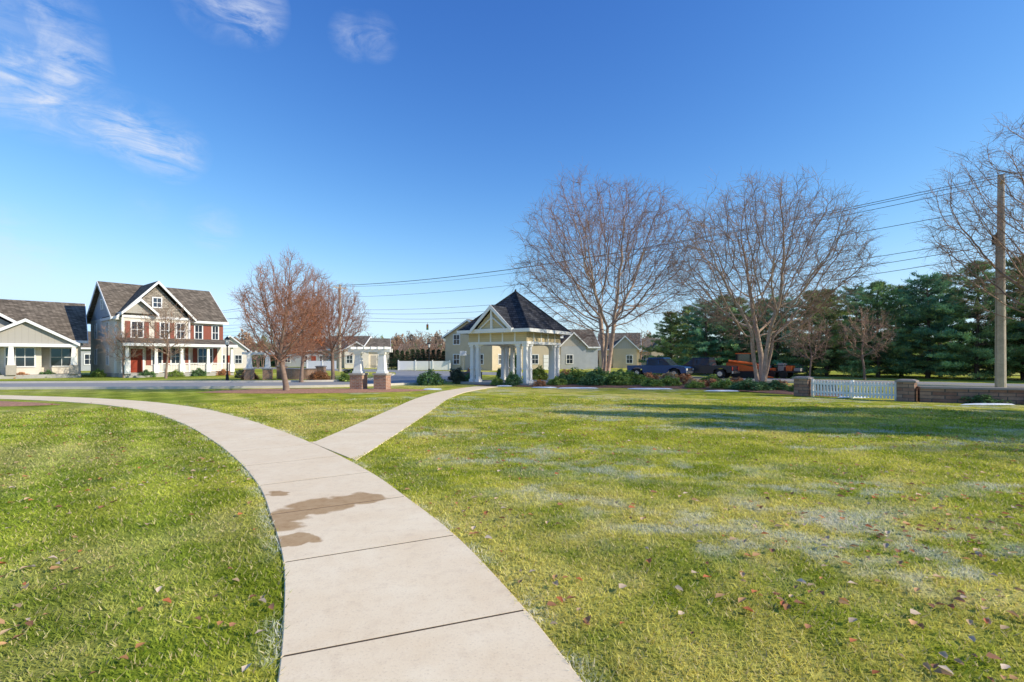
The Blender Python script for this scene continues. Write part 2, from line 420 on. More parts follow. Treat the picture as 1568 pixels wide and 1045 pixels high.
bcol=np.repeat(bc,3,axis=0).reshape(n,3,3); bcol[:,:2]*=.8; bcol=np.clip(bcol,0,.92).reshape(-1,3)
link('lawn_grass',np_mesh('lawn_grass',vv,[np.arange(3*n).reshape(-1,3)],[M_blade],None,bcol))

def leaves(name,x,y,smin=.018,smax=.042):
    n=len(x); s=smin+(smax-smin)*rng.random(n); a=rng.random(n)*6.283; t=(rng.random(n)-.5)*1.0
    ca,sa=np.cos(a),np.sin(a); z=.022+.012*rng.random(n)
    def P(u,vv_,w): return np.stack([x+s*(u*ca-vv_*sa),y+s*(u*sa+vv_*ca),z+s*w],1)
    A=P(-1,0,t*.5);B=P(-.5,.5,.5+t*.3);B2=P(.45,.45,.3);C=P(1,.05,.1-t*.5);D=P(.3,-.6,.35-t*.3);D2=P(-.5,-.4,.1)
    E=P(0,0,0)
    V=np.stack([A,B,B2,C,D,D2,E],1).reshape(-1,3); b=np.arange(n)*7
    F=np.concatenate([np.stack([b+i,b+6,b+(i+1)%6],1) for i in range(6)])
    pal=np.array([(.55,.26,.11),(.64,.36,.17),(.40,.19,.10),(.70,.48,.28),(.60,.20,.08),(.74,.57,.42)])
    c=pal[rng.integers(0,len(pal),n)]*(.7+.6*rng.random(n))[:,None]
    link(name,np_mesh(name,V,[F],[M_leafm],None,np.repeat(c,7,axis=0)))
nl=4600
lr=2+rng.random(nl)**1.1*22; lt=(rng.random(nl)*2-1)*math.radians(54); lx=lr*np.sin(lt); ly=lr*np.cos(lt)
k=(fbm(lx*.5,ly*.5,41,3)+.15*rng.random(nl)+.06*(lx>1))>.54
lx,ly=lx[k],ly[k]
cl=[( -3.6,3.8,.35,26),(-3.3,2.9,.3,16),(-4.4,7.2,.4,12),(3.5,4.6,.9,50),(4.6,5.2,1.0,60),(3.2,3.2,.6,30),(-3.0,5.5,.5,8)]
for (a,b,s,q) in cl: lx=np.append(lx,a+rng.normal(0,s,q)); ly=np.append(ly,b+rng.normal(0,s,q))
dm=np.minimum(dist_to(main_np,lx,ly),dist_to(br_np,lx,ly)); k=(dm>HW+.04); lx,ly=lx[k],ly[k]
leaves('fallen_leaves',lx,ly)

# ------------------------------------------------------------------ roads
st_pts=resample(catmull([(-140,10),(-90,20),(-60,25.5),(-40,28.8),(-26,30.6),(-16,31.3),(-10.5,33.0),(-7.6,37),(-7.3,44),(-8.6,54),(-11,64)],10),.6)
ribbon('side_street',st_pts,-3.6,3.6,.008,M_asph)
stk=[p for p in st_pts if p.y<52]
ribbon('kerb',stk,3.6,3.78,.13,M_kerb,-.01)
ribbon('kerb',stk,-3.78,-3.6,.13,M_kerb,-.01)
ribbon('sidewalk',[p for p in st_pts if p.x<-12],-6.6,-5.3,.012,M_walk)
dv=Vector((-.77,.638)); mr0=Vector((28.6,30.6))
mr=[mr0+dv*t for t in np.arange(-60,400,6)]
ribbon('main_road',mr,-3.9,3.9,.014,M_asph)
ribbon('yellow_centre_line',mr,-.16,-.06,.019,M_liney); ribbon('yellow_centre_line',mr,.06,.16,.019,M_liney)
ribbon('white_edge_line',mr,-3.4,-3.28,.019,M_linew); ribbon('white_edge_line',mr,3.28,3.4,.019,M_linew)
mk=[mr0+dv*t for t in np.arange(-60,36,6)]
ribbon('kerb',mk,-4.1,-3.9,.14,M_kerb,-.01)

def bed(name,pts,z,mat,amp=.25):
    P=catmull(pts+[pts[0]],10)[:-1]; cx=sum(p.x for p in P)/len(P); cy=sum(p.y for p in P)/len(P)
    vs=[(cx,cy,z+.05)]
    for f,zz in ((.5,z+.05),(.85,z+.035),(1,z)):
        for i,p in enumerate(P):
            w=1+amp*.1*(random.random()-.5) if f==1 else 1
            vs.append((cx+(p.x-cx)*f*w,cy+(p.y-cy)*f*w,zz))
    n=len(P);fs=[(0,1+i,1+(i+1)%n) for i in range(n)]
    for r_ in range(2):
        fs+=[(1+r_*n+i,1+(r_+1)*n+i,1+(r_+1)*n+(i+1)%n,1+r_*n+(i+1)%n) for i in range(n)]
    mb=MB(); mb.add(vs,fs,mat); return mb.obj(name)
bed('mulch_bed',[(-2.3,31.2),(2,28.6),(6,28.2),(10,26.6),(12.3,23.0),(14,21.8),(16.6,27),(16,33),(10,38.5),(4,40.5),(-2.5,38)],.008,M_mulch)
bed('mulch_bed',[(-15,24.3),(-11,23.6),(-7,24.2),(-4.5,25.5),(-5,26.9),(-9,27.2),(-14,26.6)],.008,M_leafbed)
bed('mulch_bed',[(-24,17.2),(-19,16.8),(-15.9,17.7),(-17,18.5),(-21,19.6),(-25,20.2)],.008,M_leafbed)
for (x,y,rx,ry) in ((3.6,27.6,1.3,.22),(7.2,27.0,1.4,.25),(10.4,25.2,.9,.25),(1.8,28.2,.8,.2),(14.0,21.0,.7,.2),(-.5,29.8,.5,.2),(-4.2,26.6,.5,.2),(16.5,17.7,1.0,.12)):
    bed('snow_patch',[(x+rx*math.cos(a)*random.uniform(.7,1.2),y+ry*math.sin(a)*random.uniform(.6,1.3)) for a in np.arange(0,6.2,.8)],.016,M_snow,.8)

# ------------------------------------------------------------------ trees
def tubes(segs,kthick=7,thr=.035):
    if isinstance(segs,tuple): P0,P1,R0,R1=segs
    else: P0=np.array([s[0] for s in segs]);P1=np.array([s[1] for s in segs]);R0=np.array([s[2] for s in segs]);R1=np.array([s[3] for s in segs])
    V=[];F=[];MI=[];b=0
    for msk,k,mi in ((R0>=thr,kthick,0),(R0<thr,3,1)):
        p0,p1,r0,r1=P0[msk],P1[msk],R0[msk],R1[msk]; n=len(p0)
        if n==0: continue
        d=p1-p0; d/=np.linalg.norm(d,axis=1)[:,None]+1e-9
        ref=np.where(np.abs(d[:,2:3])<.9,np.array([[0,0,1.]]),np.array([[1.,0,0]]))
        a=np.cross(d,ref); a/=np.linalg.norm(a,axis=1)[:,None]; c=np.cross(d,a)
        an=np.arange(k)*2*math.pi/k
        o=a[:,None,:]*np.cos(an)[None,:,None]+c[:,None,:]*np.sin(an)[None,:,None]
        A=p0[:,None,:]+o*r0[:,None,None]; B=p1[:,None,:]+o*r1[:,None,None]
        V.append(np.concatenate([A,B],1).reshape(-1,3))
        base=b+np.arange(n)[:,None]*2*k; i=np.arange(k); j=(i+1)%k
        F.append(np.stack([base+i,base+j,base+k+j,base+k+i],2).reshape(-1,4)); MI.append(np.full(n*k,mi)); b+=n*2*k
    return np.concatenate(V),F,np.concatenate(MI)
def sc_tree(name,seed,H,W,stems,zlow,mats,natt=3000,step=.3,rbase=.16,tilt=.25,fork=.35,twn=2,twl=.7,twr=.007,droop=.15,tipr=.011,shape=1.0):
    g=np.random.default_rng(seed)
    u=g.normal(0,1,(natt,3)); u/=np.linalg.norm(u,axis=1)[:,None]
    q=(g.random(natt))**.42
    lump=1+.11*np.sin(u[:,0]*4+seed)*np.cos(u[:,1]*5+seed*2)+.08*np.sin(u[:,2]*8+u[:,0]*6+seed)
    zm=(zlow+H)/2; hz=(H-zlow)/2
    A=u*(q*lump)[:,None]; wz=np.where(A[:,2]<0,1-.25*A[:,2]**2*shape,1)
    A=np.stack([A[:,0]*W/2*wz,A[:,1]*W/2*wz,zm+A[:,2]*hz],1)
    A=A[A[:,2]>zlow*.9]
    pos=[];par=[]
    for s in range(stems):
        a=2*math.pi*s/stems+g.uniform(-.4,.4); t=tilt*g.uniform(.6,1.2) if stems>1 else 0
        p=np.array((math.cos(a)*.14*(stems>1),math.sin(a)*.14*(stems>1),-.1)); d=np.array((math.cos(a)*t,math.sin(a)*t,1.)); d/=np.linalg.norm(d)
        pos.append(p); par.append(-1); L=H*fork*g.uniform(.85,1.15)
        for i in range(int(L/step)):
            d=d+g.normal(0,.035,3)+np.array((0,0,.02)); d/=np.linalg.norm(d); p=p+d*step; pos.append(p); par.append(len(pos)-2)
    na=len(A); nd_=np.full(na,1e9); ni=np.zeros(na,int); alive=np.ones(na,bool)
    new=np.arange(len(pos)); Pn=np.array(pos); kill=step*1.5; nch=np.zeros(len(pos),int)
    for it in range(110):
        ai=np.where(alive)[0]
        if len(ai)==0 or len(new)==0: break
        for c0 in range(0,len(new),400):
            nn=new[c0:c0+400]; D=np.linalg.norm(A[ai][:,None,:]-Pn[nn][None],axis=2)
            k=D.argmin(1); dm_=D[np.arange(len(ai)),k]; b=dm_<nd_[ai]
            nd_[ai[b]]=dm_[b]; ni[ai[b]]=nn[k[b]]
        alive&=nd_>kill
        alive&=nch[ni]<4
        ai=np.where(alive)[0]
        if len(ai)==0: break
        vec=A[ai]-Pn[ni[ai]]; vec/=np.linalg.norm(vec,axis=1)[:,None]
        S=np.zeros((len(Pn),3)); np.add.at(S,ni[ai],vec); hit=np.unique(ni[ai])
        pd=np.array([Pn[h]-Pn[par[h]] if par[h]>=0 else (0,0,step) for h in hit])/step
        d=S[hit]; d/=np.linalg.norm(d,axis=1)[:,None]+1e-6
        d=d+pd*.5+np.array((0,0,.10))+g.normal(0,.13,d.shape); d/=np.linalg.norm(d,axis=1)[:,None]
        nch[hit]+=1
        new=np.arange(len(Pn),len(Pn)+len(hit)); Pn=np.concatenate([Pn,Pn[hit]+d*step]); par+=list(hit); nch=np.concatenate([nch,np.zeros(len(hit),int)])
        if len(Pn)>22000: break
    par=np.array(par); n=len(Pn); acc=np.zeros(n); ex=2.2
    for i in range(n-1,-1,-1):
        if acc[i]==0: acc[i]=tipr**ex
        if par[i]>=0: acc[par[i]]+=acc[i]
    R=acc**(1/ex); rb=R[par==-1].max(); kx=math.log(rbase/tipr)/math.log(rb/tipr); R=tipr*(R/tipr)**kx
    R=R*(1+.5*np.exp(-np.maximum(Pn[:,2],0)/.35)*(R>.08))
    ch=np.where(par>=0)[0]; P0=Pn[par[ch]];P1=Pn[ch];R1=R[ch];R0=np.minimum(R[par[ch]],R1*1.35)
    thin=ch[R[ch]<.03]; rep=np.repeat(thin,twn); rep=rep[g.random(len(rep))<.9]
    d=(Pn[rep]-Pn[par[rep]])/step; cen=np.array((0,0,zm*.8)); outv=Pn[rep]-cen; outv/=np.linalg.norm(outv,axis=1)[:,None]
    d=d*.6+g.normal(0,.5,d.shape)+outv*.35+np.array((0,0,.18)); d/=np.linalg.norm(d,axis=1)[:,None]
    L=twl*g.uniform(.5,1.2,len(rep)); p=Pn[rep]-(Pn[rep]-Pn[par[rep]])*g.random(len(rep))[:,None]
    TP0=[P0];TP1=[P1];TR0=[R0];TR1=[R1]; sub=[]
    for s in range(3):
        q_=p+d*(L/3)[:,None]; rr=np.full(len(p),twr)*(1-.2*s); TP0.append(p);TP1.append(q_);TR0.append(rr);TR1.append(rr*.8)
        sub.append((q_.copy(),d.copy(),L.copy())); d=d+g.normal(0,.18,d.shape)-np.array((0,0,droop)); d/=np.linalg.norm(d,axis=1)[:,None]; p=q_
    for (q_,d,L) in sub[:2]:
        d=d+g.normal(0,.55,d.shape); d/=np.linalg.norm(d,axis=1)[:,None]; e=q_+d*(L*.45)[:,None]
        rr=np.full(len(q_),twr*.8); TP0.append(q_);TP1.append(e);TR0.append(rr);TR1.append(rr*.6)
        d=d+g.normal(0,.2,d.shape)-np.array((0,0,droop)); d/=np.linalg.norm(d,axis=1)[:,None]; e2=e+d*(L*.3)[:,None]
        TP0.append(e);TP1.append(e2);TR0.append(rr*.8);TR1.append(rr*.5)
    S=(np.concatenate(TP0),np.concatenate(TP1),np.concatenate(TR0),np.concatenate(TR1))
    V,F,MI=tubes(S)
    return np_mesh(name,V,F,mats,MI,None,True)
birch1=sc_tree('birch1',3,14.6,13.8,5,3.2,[M_bark_birch,M_twig_birch],4800,.34,.17,.24,.33,2,.95,.0078,.18)
birch2=sc_tree('birch2',11,12.0,11.0,4,2.4,[M_bark_birch,M_twig_tan],4400,.30,.15,.26,.3,2,.85,.0072,.18)
oval1=sc_tree('oval1',5,6.5,4.5,1,1.4,[M_bark_grey,M_twig_brown],2600,.16,.12,0,.3,2,.42,.006,-.08,.008)
oval2=sc_tree('oval2',8,7.0,4.8,1,1.5,[M_bark_grey,M_twig_brown],2600,.18,.12,0,.3,2,.45,.007,-.08,.009)
wide1=sc_tree('wide1',21,12.4,10.5,1,3.4,[M_bark_grey,M_twig_tan],3000,.3,.2,0,.36,2,.8,.0065,.15)
small1=sc_tree('small1',31,5.8,4.2,1,1.6,[M_bark_grey,M_twig_tan],600,.24,.08,0,.34,2,.5,.009,-.05)
far1=sc_tree('far1',41,9,8.5,1,1.5,[M_bark_grey,M_twig_tan],500,.5,.2,0,.3,2,1.3,.034,0,.035)
far2=sc_tree('far2',42,9,7.5,3,1.5,[M_bark_grey,M_twig_brown],500,.5,.15,.2,.3,2,1.3,.034,0,.035)
link('birch_tree',birch1,(6.9,38,0),.4)
link('birch_tree',birch2,(14.7,30.2,0),1.2)
link('bare_deciduous_tree',oval1,(-11.1,25.2,0),.3)
link('bare_deciduous_tree',oval2,(-12.8,36.6,0),2.3)
link('bare_deciduous_tree',wide1,(24.8,23.2,0),.7)
link('street_tree',small1,(-28.4,42,0),0,1.05)
link('street_tree',small1,(-33.0,43.5,0),2,.8)
link('street_tree',small1,(-40,30.2,0),3,.9)
for (x,y,s) in ((23.6,40.6,.85),(27.2,39.5,.95)): link('bare_shrub_tree',small1,(x,y,0),x,s)
def retained(name,x,y,z0,z1,rad_,n,cols):
    u=rng.normal(0,1,(n,3)); u/=np.linalg.norm(u,axis=1)[:,None]; q=u*(rng.random(n)**.5)[:,None]
    C=np.stack([x+q[:,0]*rad_,y+q[:,1]*rad_,(z0+z1)/2+q[:,2]*(z1-z0)/2],1)
    keep=fbm(C[:,0]*1.2+C[:,2],C[:,1]*1.2+C[:,2]*.7,51,2)>.5; C=C[keep]; n=len(C)
    A=rng.normal(0,1,(n,3))*.05;B=rng.normal(0,1,(n,3))*.05
    V=np.stack([C,C+A,C+B],1).reshape(-1,3); c=np.array(cols)[rng.integers(0,len(cols),n)]*(.6+.7*rng.random(n))[:,None]
    return np_mesh(name,V,[np.arange(3*n).reshape(-1,3)],[M_leafm],None,np.repeat(c,3,axis=0))
t3=link('oak_tree',oval2,(-14.4,35.0,0),.9,(.9,.9,.93))
link('russet_leaves',retained('russet_leaves',0,0,2.0,6.6,2.2,14000,[(.7,.22,.07),(.6,.17,.06),(.7,.34,.12)]),parent=t3)

def pine(name,seed,H,Rr,col,dens=1.0,pw=.75,twomul=2):
    R=random.Random(seed); g=np.random.default_rng(seed); segs=[]
    z=0; tr=[(0,0,0)]
    for i in range(8):
        a=(tr[-1][0]+R.gauss(0,.04),tr[-1][1]+R.gauss(0,.04),H*(i+1)/8); segs.append((tr[-1],a,.16*(1-i/8)+.02,.16*(1-(i+1)/8)+.02)); tr.append(a)
    C=[];D=[];B=[]
    z=.05*H
    while z<H*.99:
        f=z/H; nb=R.randint(5,7)
        prof=(1-f)**pw*(.8+.2*min(1,f*5))
        ph=R.random()*6.28
        for k in range(nb):
            L=Rr*prof*R.uniform(.55,1.25)+.15; a=ph+k*6.283/nb+R.uniform(-.3,.3)
            up_=R.uniform(.0,.25)+.35*f
            p=Vector((0,0,z+R.uniform(-.15,.15))); d=Vector((math.cos(a),math.sin(a),up_)).normalized(); n=max(3,int(L/.33)); s=L/n
            br_=R.uniform(.5,1.5)
            for i in range(n):
                d=(d+Vector((R.gauss(0,.06),R.gauss(0,.06),R.gauss(0,.05)-.02+ (.05 if i>n*.6 else 0)))).normalized(); q=p+d*s
                segs.append((tuple(p),tuple(q),max(.035*(1-i/n),.008),max(.035*(1-(i+1)/n),.008)))
                if (i+1)/n>.25:
                    for _ in range(twomul):
                        sd=Vector((-d.y,d.x,0))*R.uniform(-1,1)*(.5*(1-(i/n)*.5))
                        C.append(tuple(q+sd*1.0+Vector((0,0,R.uniform(-.08,.12))))); D.append(tuple((d+sd*1.2).normalized())); B.append(br_*R.uniform(.7,1.3))
                p=q
        z+=H*.048*R.uniform(.8,1.3)
    C=np.array(C);D=np.array(D);B=np.array(B)
    per=int(17*dens); n=len(C)*per
    c=np.repeat(C,per,0);d=np.repeat(D,per,0);b=np.repeat(B,per)
    c=c+g.normal(0,.10,(n,3))*np.array((1,1,.6)); dirv=d*.7+g.normal(0,.5,(n,3))+np.array((0,0,.28)); dirv/=np.linalg.norm(dirv,axis=1)[:,None]
    sd=np.cross(dirv,g.normal(0,1,(n,3))); sd/=np.linalg.norm(sd,axis=1)[:,None]
    L=(.15+.15*g.random(n))[:,None]; w=(.02+.016*g.random(n))[:,None]
    V=np.stack([c-sd*w,c+sd*w,c+dirv*L],1).reshape(-1,3)
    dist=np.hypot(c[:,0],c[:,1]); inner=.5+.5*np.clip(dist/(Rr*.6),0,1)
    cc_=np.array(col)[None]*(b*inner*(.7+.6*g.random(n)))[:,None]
    yl=(g.random(n)<.12)[:,None]; cc_=np.clip(np.where(yl,cc_*np.array((1.7,1.25,.8)),cc_),0,.85)
    tv,tf,tm=tubes(segs,6,.0)
    nb_=len(tv)
    allc=np.concatenate([np.ones((nb_,3))*.1,np.repeat(cc_,3,axis=0)])
    F=tf+[np.arange(3*n).reshape(-1,3)+nb_]
    mi=np.concatenate([np.zeros(sum(len(f) for f in tf)),np.ones(n)])
    return np_mesh(name,np.concatenate([tv,V]),F,[M_pinebark,M_fol],mi,allc)
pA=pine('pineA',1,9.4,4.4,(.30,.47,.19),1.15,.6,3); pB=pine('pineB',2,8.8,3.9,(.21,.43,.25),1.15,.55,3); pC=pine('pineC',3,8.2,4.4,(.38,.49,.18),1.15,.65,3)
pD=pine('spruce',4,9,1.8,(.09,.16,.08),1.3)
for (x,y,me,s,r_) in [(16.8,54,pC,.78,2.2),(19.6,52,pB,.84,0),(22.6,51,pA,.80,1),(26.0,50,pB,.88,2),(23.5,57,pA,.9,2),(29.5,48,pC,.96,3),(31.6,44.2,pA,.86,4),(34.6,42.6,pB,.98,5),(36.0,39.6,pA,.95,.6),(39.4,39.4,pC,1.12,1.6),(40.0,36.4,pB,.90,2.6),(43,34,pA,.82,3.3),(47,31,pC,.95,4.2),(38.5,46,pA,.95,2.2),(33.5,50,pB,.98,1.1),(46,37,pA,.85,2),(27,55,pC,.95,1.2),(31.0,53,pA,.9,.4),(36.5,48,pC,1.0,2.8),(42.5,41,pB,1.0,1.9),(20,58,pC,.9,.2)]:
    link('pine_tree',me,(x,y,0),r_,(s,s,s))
for (x,y,s) in [(22.6,9.6,(1.0,1.0,1.3)),(23.6,7.3,(1.1,1.1,1.18)),(28.5,11.0,(1.2,1.2,1.5)),(29.5,6.0,(1.2,1.2,1.45))]:
    link('spruce_tree',pD,(x,y,0),x,s)
link('bare_deciduous_tree',oval2,(26.5,9.2,0),.9,(1.2,1.2,1.7)); link('bare_deciduous_tree',oval1,(24,4.6,0),.2,(1.1,1.1,1.4))

def shrub(name,seed,col,n=2600,leaf=.035,var=.3):
    g=np.random.default_rng(seed)
    u=g.normal(0,1,(n,3)); u/=np.linalg.norm(u,axis=1)[:,None]; u[:,2]=np.abs(u[:,2])*1.0-.15
    lump=1+.22*np.sin(u[:,0]*5+seed)*np.cos(u[:,1]*6+1)+.12*np.sin(u[:,2]*9+u[:,0]*7)
    rr=lump*(.72+.3*g.random(n)); C=u*rr[:,None]*.5; C[:,2]=np.maximum(C[:,2]+.08,.0)*1.6
    A=g.normal(0,1,(n,3))*leaf;B=g.normal(0,1,(n,3))*leaf
    V=np.stack([C-A*.5-B*.5,C+A,C+B],1).reshape(-1,3)
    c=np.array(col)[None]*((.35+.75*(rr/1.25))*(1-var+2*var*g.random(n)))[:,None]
    return np_mesh(name,V,[np.arange(3*n).reshape(-1,3)],[M_shrubf],None,np.repeat(c,3,axis=0))
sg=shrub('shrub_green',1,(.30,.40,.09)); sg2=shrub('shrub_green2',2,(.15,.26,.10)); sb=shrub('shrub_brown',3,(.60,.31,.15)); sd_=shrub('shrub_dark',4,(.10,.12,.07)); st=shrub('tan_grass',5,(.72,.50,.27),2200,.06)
sf=shrub('thicket_brown',9,(.42,.27,.18),3000,.03,.5); sf2=shrub('thicket_grey',10,(.33,.25,.19),3000,.03,.5)
def px(x,Y): return (x-784)/784*Y
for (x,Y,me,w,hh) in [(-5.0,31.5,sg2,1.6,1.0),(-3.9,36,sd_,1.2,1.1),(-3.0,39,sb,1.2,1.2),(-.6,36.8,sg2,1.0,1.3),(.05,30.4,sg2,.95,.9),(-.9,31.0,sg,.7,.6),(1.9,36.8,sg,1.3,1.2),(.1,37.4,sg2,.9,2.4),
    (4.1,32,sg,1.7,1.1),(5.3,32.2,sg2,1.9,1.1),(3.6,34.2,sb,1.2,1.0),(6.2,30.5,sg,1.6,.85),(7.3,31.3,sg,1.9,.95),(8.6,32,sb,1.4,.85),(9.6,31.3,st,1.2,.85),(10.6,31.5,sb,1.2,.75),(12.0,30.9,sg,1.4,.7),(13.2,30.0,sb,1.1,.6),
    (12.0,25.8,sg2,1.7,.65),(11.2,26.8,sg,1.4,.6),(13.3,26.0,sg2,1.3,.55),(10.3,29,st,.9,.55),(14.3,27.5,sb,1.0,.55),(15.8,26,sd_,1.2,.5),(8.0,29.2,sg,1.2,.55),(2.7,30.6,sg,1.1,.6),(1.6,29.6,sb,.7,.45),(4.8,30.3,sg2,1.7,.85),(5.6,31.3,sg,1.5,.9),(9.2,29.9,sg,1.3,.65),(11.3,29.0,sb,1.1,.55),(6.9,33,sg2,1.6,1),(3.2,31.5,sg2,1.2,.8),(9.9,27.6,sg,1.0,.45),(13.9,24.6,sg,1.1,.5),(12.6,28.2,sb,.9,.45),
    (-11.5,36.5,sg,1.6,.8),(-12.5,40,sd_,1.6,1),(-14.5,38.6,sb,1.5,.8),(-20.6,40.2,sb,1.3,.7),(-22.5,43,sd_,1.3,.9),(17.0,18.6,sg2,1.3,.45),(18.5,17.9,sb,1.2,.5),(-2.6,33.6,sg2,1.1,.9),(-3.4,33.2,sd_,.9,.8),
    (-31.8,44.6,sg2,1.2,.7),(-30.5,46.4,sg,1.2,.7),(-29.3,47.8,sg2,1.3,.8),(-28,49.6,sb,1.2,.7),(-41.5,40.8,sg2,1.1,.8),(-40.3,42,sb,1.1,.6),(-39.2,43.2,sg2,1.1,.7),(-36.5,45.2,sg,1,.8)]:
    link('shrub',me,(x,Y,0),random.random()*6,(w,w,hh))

dt=empty('distant_trees')
for i in range(230):
    x=random.uniform(-210,230); y=random.uniform(115,185)+abs(x)*.1
    me=random.choice([far1,far2,far1,far2,far2,pA]) ; s=random.uniform(.65,1.15)
    if me is pA: s*=.75
    link('tree_%d'%i,me,(x,y,0),random.random()*6,(s,s,s*random.uniform(.85,1.1)),dt)
for i in range(54):
    x=random.uniform(-85,40); y=random.uniform(84,112)
    link('near_tree_%d'%i,random.choice([far1,far2,far2]),(x,y,0),random.random()*6,random.uniform(.55,.9),dt)
hg=empty('distant_undergrowth')
for i in range(240):
    x=-360+i*3.1; link('thicket_%d'%i,random.choice([sf,sf2,sf,sf2,sg2]),(x,random.uniform(165,185),0),random.random()*6,(9,5,random.uniform(7,12)),hg)
for i in range(60):
    x=random.uniform(-120,60); link('scrub_%d'%i,random.choice([sf,sf2,sf,sg2,sb]),(x,random.uniform(104,125),0),random.random()*6,(random.uniform(4,8),4,random.uniform(2.5,5.5)),hg)

# ------------------------------------------------------------------ gazebo
gz=empty('gazebo',(.23,33.5,0),math.radians(-33))
mb=MB(); mb.box(-2.55,2.55,-2.55,2.55,-.02,.14,M_conc2); mb.obj('floor_slab',gz)
mb=MB()
H0=2.0
for sx in (-1,1):
    for sy in (-1,1):
        for (ox,oy) in ((0,0),(-.46*sx,0),(0,-.46*sy)):
            cx,cy=sx*H0+ox,sy*H0+oy
            mb.box(cx-.17,cx+.17,cy-.17,cy+.17,.14,.32,M_white)
            mb.frus(cx,cy,.32,2.36,.12,.105,M_white)
            mb.box(cx-.145,cx+.145,cy-.145,cy+.145,.95,1.03,M_white)
            mb.box(cx-.155,cx+.155,cy-.155,cy+.155,2.36,2.50,M_white)
mb.obj('columns',gz)
mb=MB()
a=H0+.2
for (x0,x1,y0,y1) in ((-a,a,-a,-a+.4),(-a,a,a-.4,a),(-a,-a+.4,-a+.4,a-.4),(a-.4,a,-a+.4,a-.4)):
    mb.box(x0,x1,y0,y1,2.5,2.66,M_white)
    e=.03
    mb.box(x0+e,x1-e,y0+(e if abs(y1-y0)<.5 else 0),y1-(e if abs(y1-y0)<.5 else 0),2.66,3.2,M_cream)
mb.box(-a-.02,a+.02,-a-.02,a+.02,3.2,3.3,M_white)
for rot in range(4):
    mb.M=Matrix.Rotation(rot*math.pi/2,4,'Z')
    for x in (-1.35,-.45,.45,1.35): mb.box(x-.05,x+.05,-a-.0,-a+.06,2.66,3.2,M_white)
    for s_ in (-1,1):
        prev=None
        for q in range(7):
            t=q/6*math.pi/2; x=s_*(H0-.6-.4*(1-math.cos(t))); z=2.15+.34*math.sin(t)
            if prev: 
                mb.add([(prev[0],-H0-.05,prev[1]),(x,-H0-.05,z),(x,-H0-.05,2.5),(prev[0],-H0-.05,2.5),(prev[0],-H0+.05,prev[1]),(x,-H0+.05,z),(x,-H0+.05,2.5),(prev[0],-H0+.05,2.5)],[(0,1,2,3),(4,7,6,5),(0,4,5,1)],M_white)
            prev=(x,z)
mb.M=Matrix.Identity(4)
mb.obj('entablature',gz)
mb=MB(); e=2.68
def pyr(mb,e,z0,z1,mat):
    mb.add([(-e,-e,z0),(e,-e,z0),(e,e,z0),(-e,e,z0),(0,0,z1)],[(0,1,4),(1,2,4),(2,3,4),(3,0,4),(0,3,2,1)],mat)
pyr(mb,e,3.36,6.0,M_roofdk)
for (x,y) in ((-e,-e),(e,-e),(e,e),(-e,e)): mb.cyl((x,y,3.37),(0,0,6.02),.05,.05,6,M_roofdk)
mb.cyl((0,0,5.9),(0,0,6.15),.09,.05,8,M_roofdk)
for rot in range(4):
    mb.M=Matrix.Rotation(rot*math.pi/2,4,'Z'); mb.box(-e-.03,e+.03,-e-.05,-e+.0,3.2,3.40,M_white)
mb.M=Matrix.Identity(4)
mb.obj('roof',gz)
mb=MB()
mb.gable(-1.5,1.5,-2.82,-.9,3.46,4.9,'y',M_roofdk,M_white,.12)
mb.add([(-1.35,-2.6,3.36),(1.35,-2.6,3.36),(0,-2.6,4.66)],[(0,1,2)],M_cream)
mb.box(-1.4,1.4,-2.75,-2.61,3.3,3.44,M_white); mb.box(-.05,.05,-2.78,-2.62,3.44,4.65,M_white)
for s in (-1,1): mb.cyl((s*.95,-2.69,3.44),(0,-2.69,4.15),.05,.05,4,M_white)
mb.obj('front_gable',gz)

# ------------------------------------------------------------------ entry pergolas, walls
def pergola(loc,rot):
    e=empty('entry_pergola',loc,rot)
    mb=MB()
    for sx in (-.64,.64): mb.box(sx-.33,sx+.33,-.33,.33,0,.78,M_brick)
    mb.obj('brick_piers',e); mb=MB()
    for sx in (-.64,.64): mb.box(sx-.38,sx+.38,-.38,.38,.78,.87,M_cap)
    mb.obj('pier_caps',e); mb=MB()
    for sx in (-.64,.64):
        mb.box(sx-.24,sx+.24,-.24,.24,.87,.97,M_white); mb.frus(sx,0,.97,1.85,.2,.13,M_white); mb.box(sx-.18,sx+.18,-.18,.18,1.85,1.94,M_white)
    mb.obj('tapered_columns',e); mb=MB()
    for y in (-.14,.14): mb.box(-1.12,1.12,y-.045,y+.045,1.94,2.12,M_white)
    for x in np.linspace(-.9,.9,6): mb.box(x-.035,x+.035,-.42,.42,2.10,2.22,M_white)
    mb.obj('beams',e)
pergola((-7.3,26.4,0),math.radians(-8)); pergola((-19.6,39.6,0),math.radians(20))
def pillar(name,x,y,w,h,rot=0,mat=M_stone):
    e=empty(name,(x,y,0),rot); mb=MB(); mb.box(-w,w,-w,w,0,h,mat); mb.obj('shaft',e)
    mb=MB(); mb.box(-w-.05,w+.05,-w-.05,w+.05,h,h+.07,M_capd); mb.frus(0,0,h+.07,h+.11,w+.03,w*.7,M_capd); mb.obj('cap',e)
ang_f=math.atan2(-2.5,2.3)
pillar('stone_pillar',12.55,22.1,.27,.74,ang_f); pillar('stone_pillar',15.0,19.45,.27,.72,ang_f)
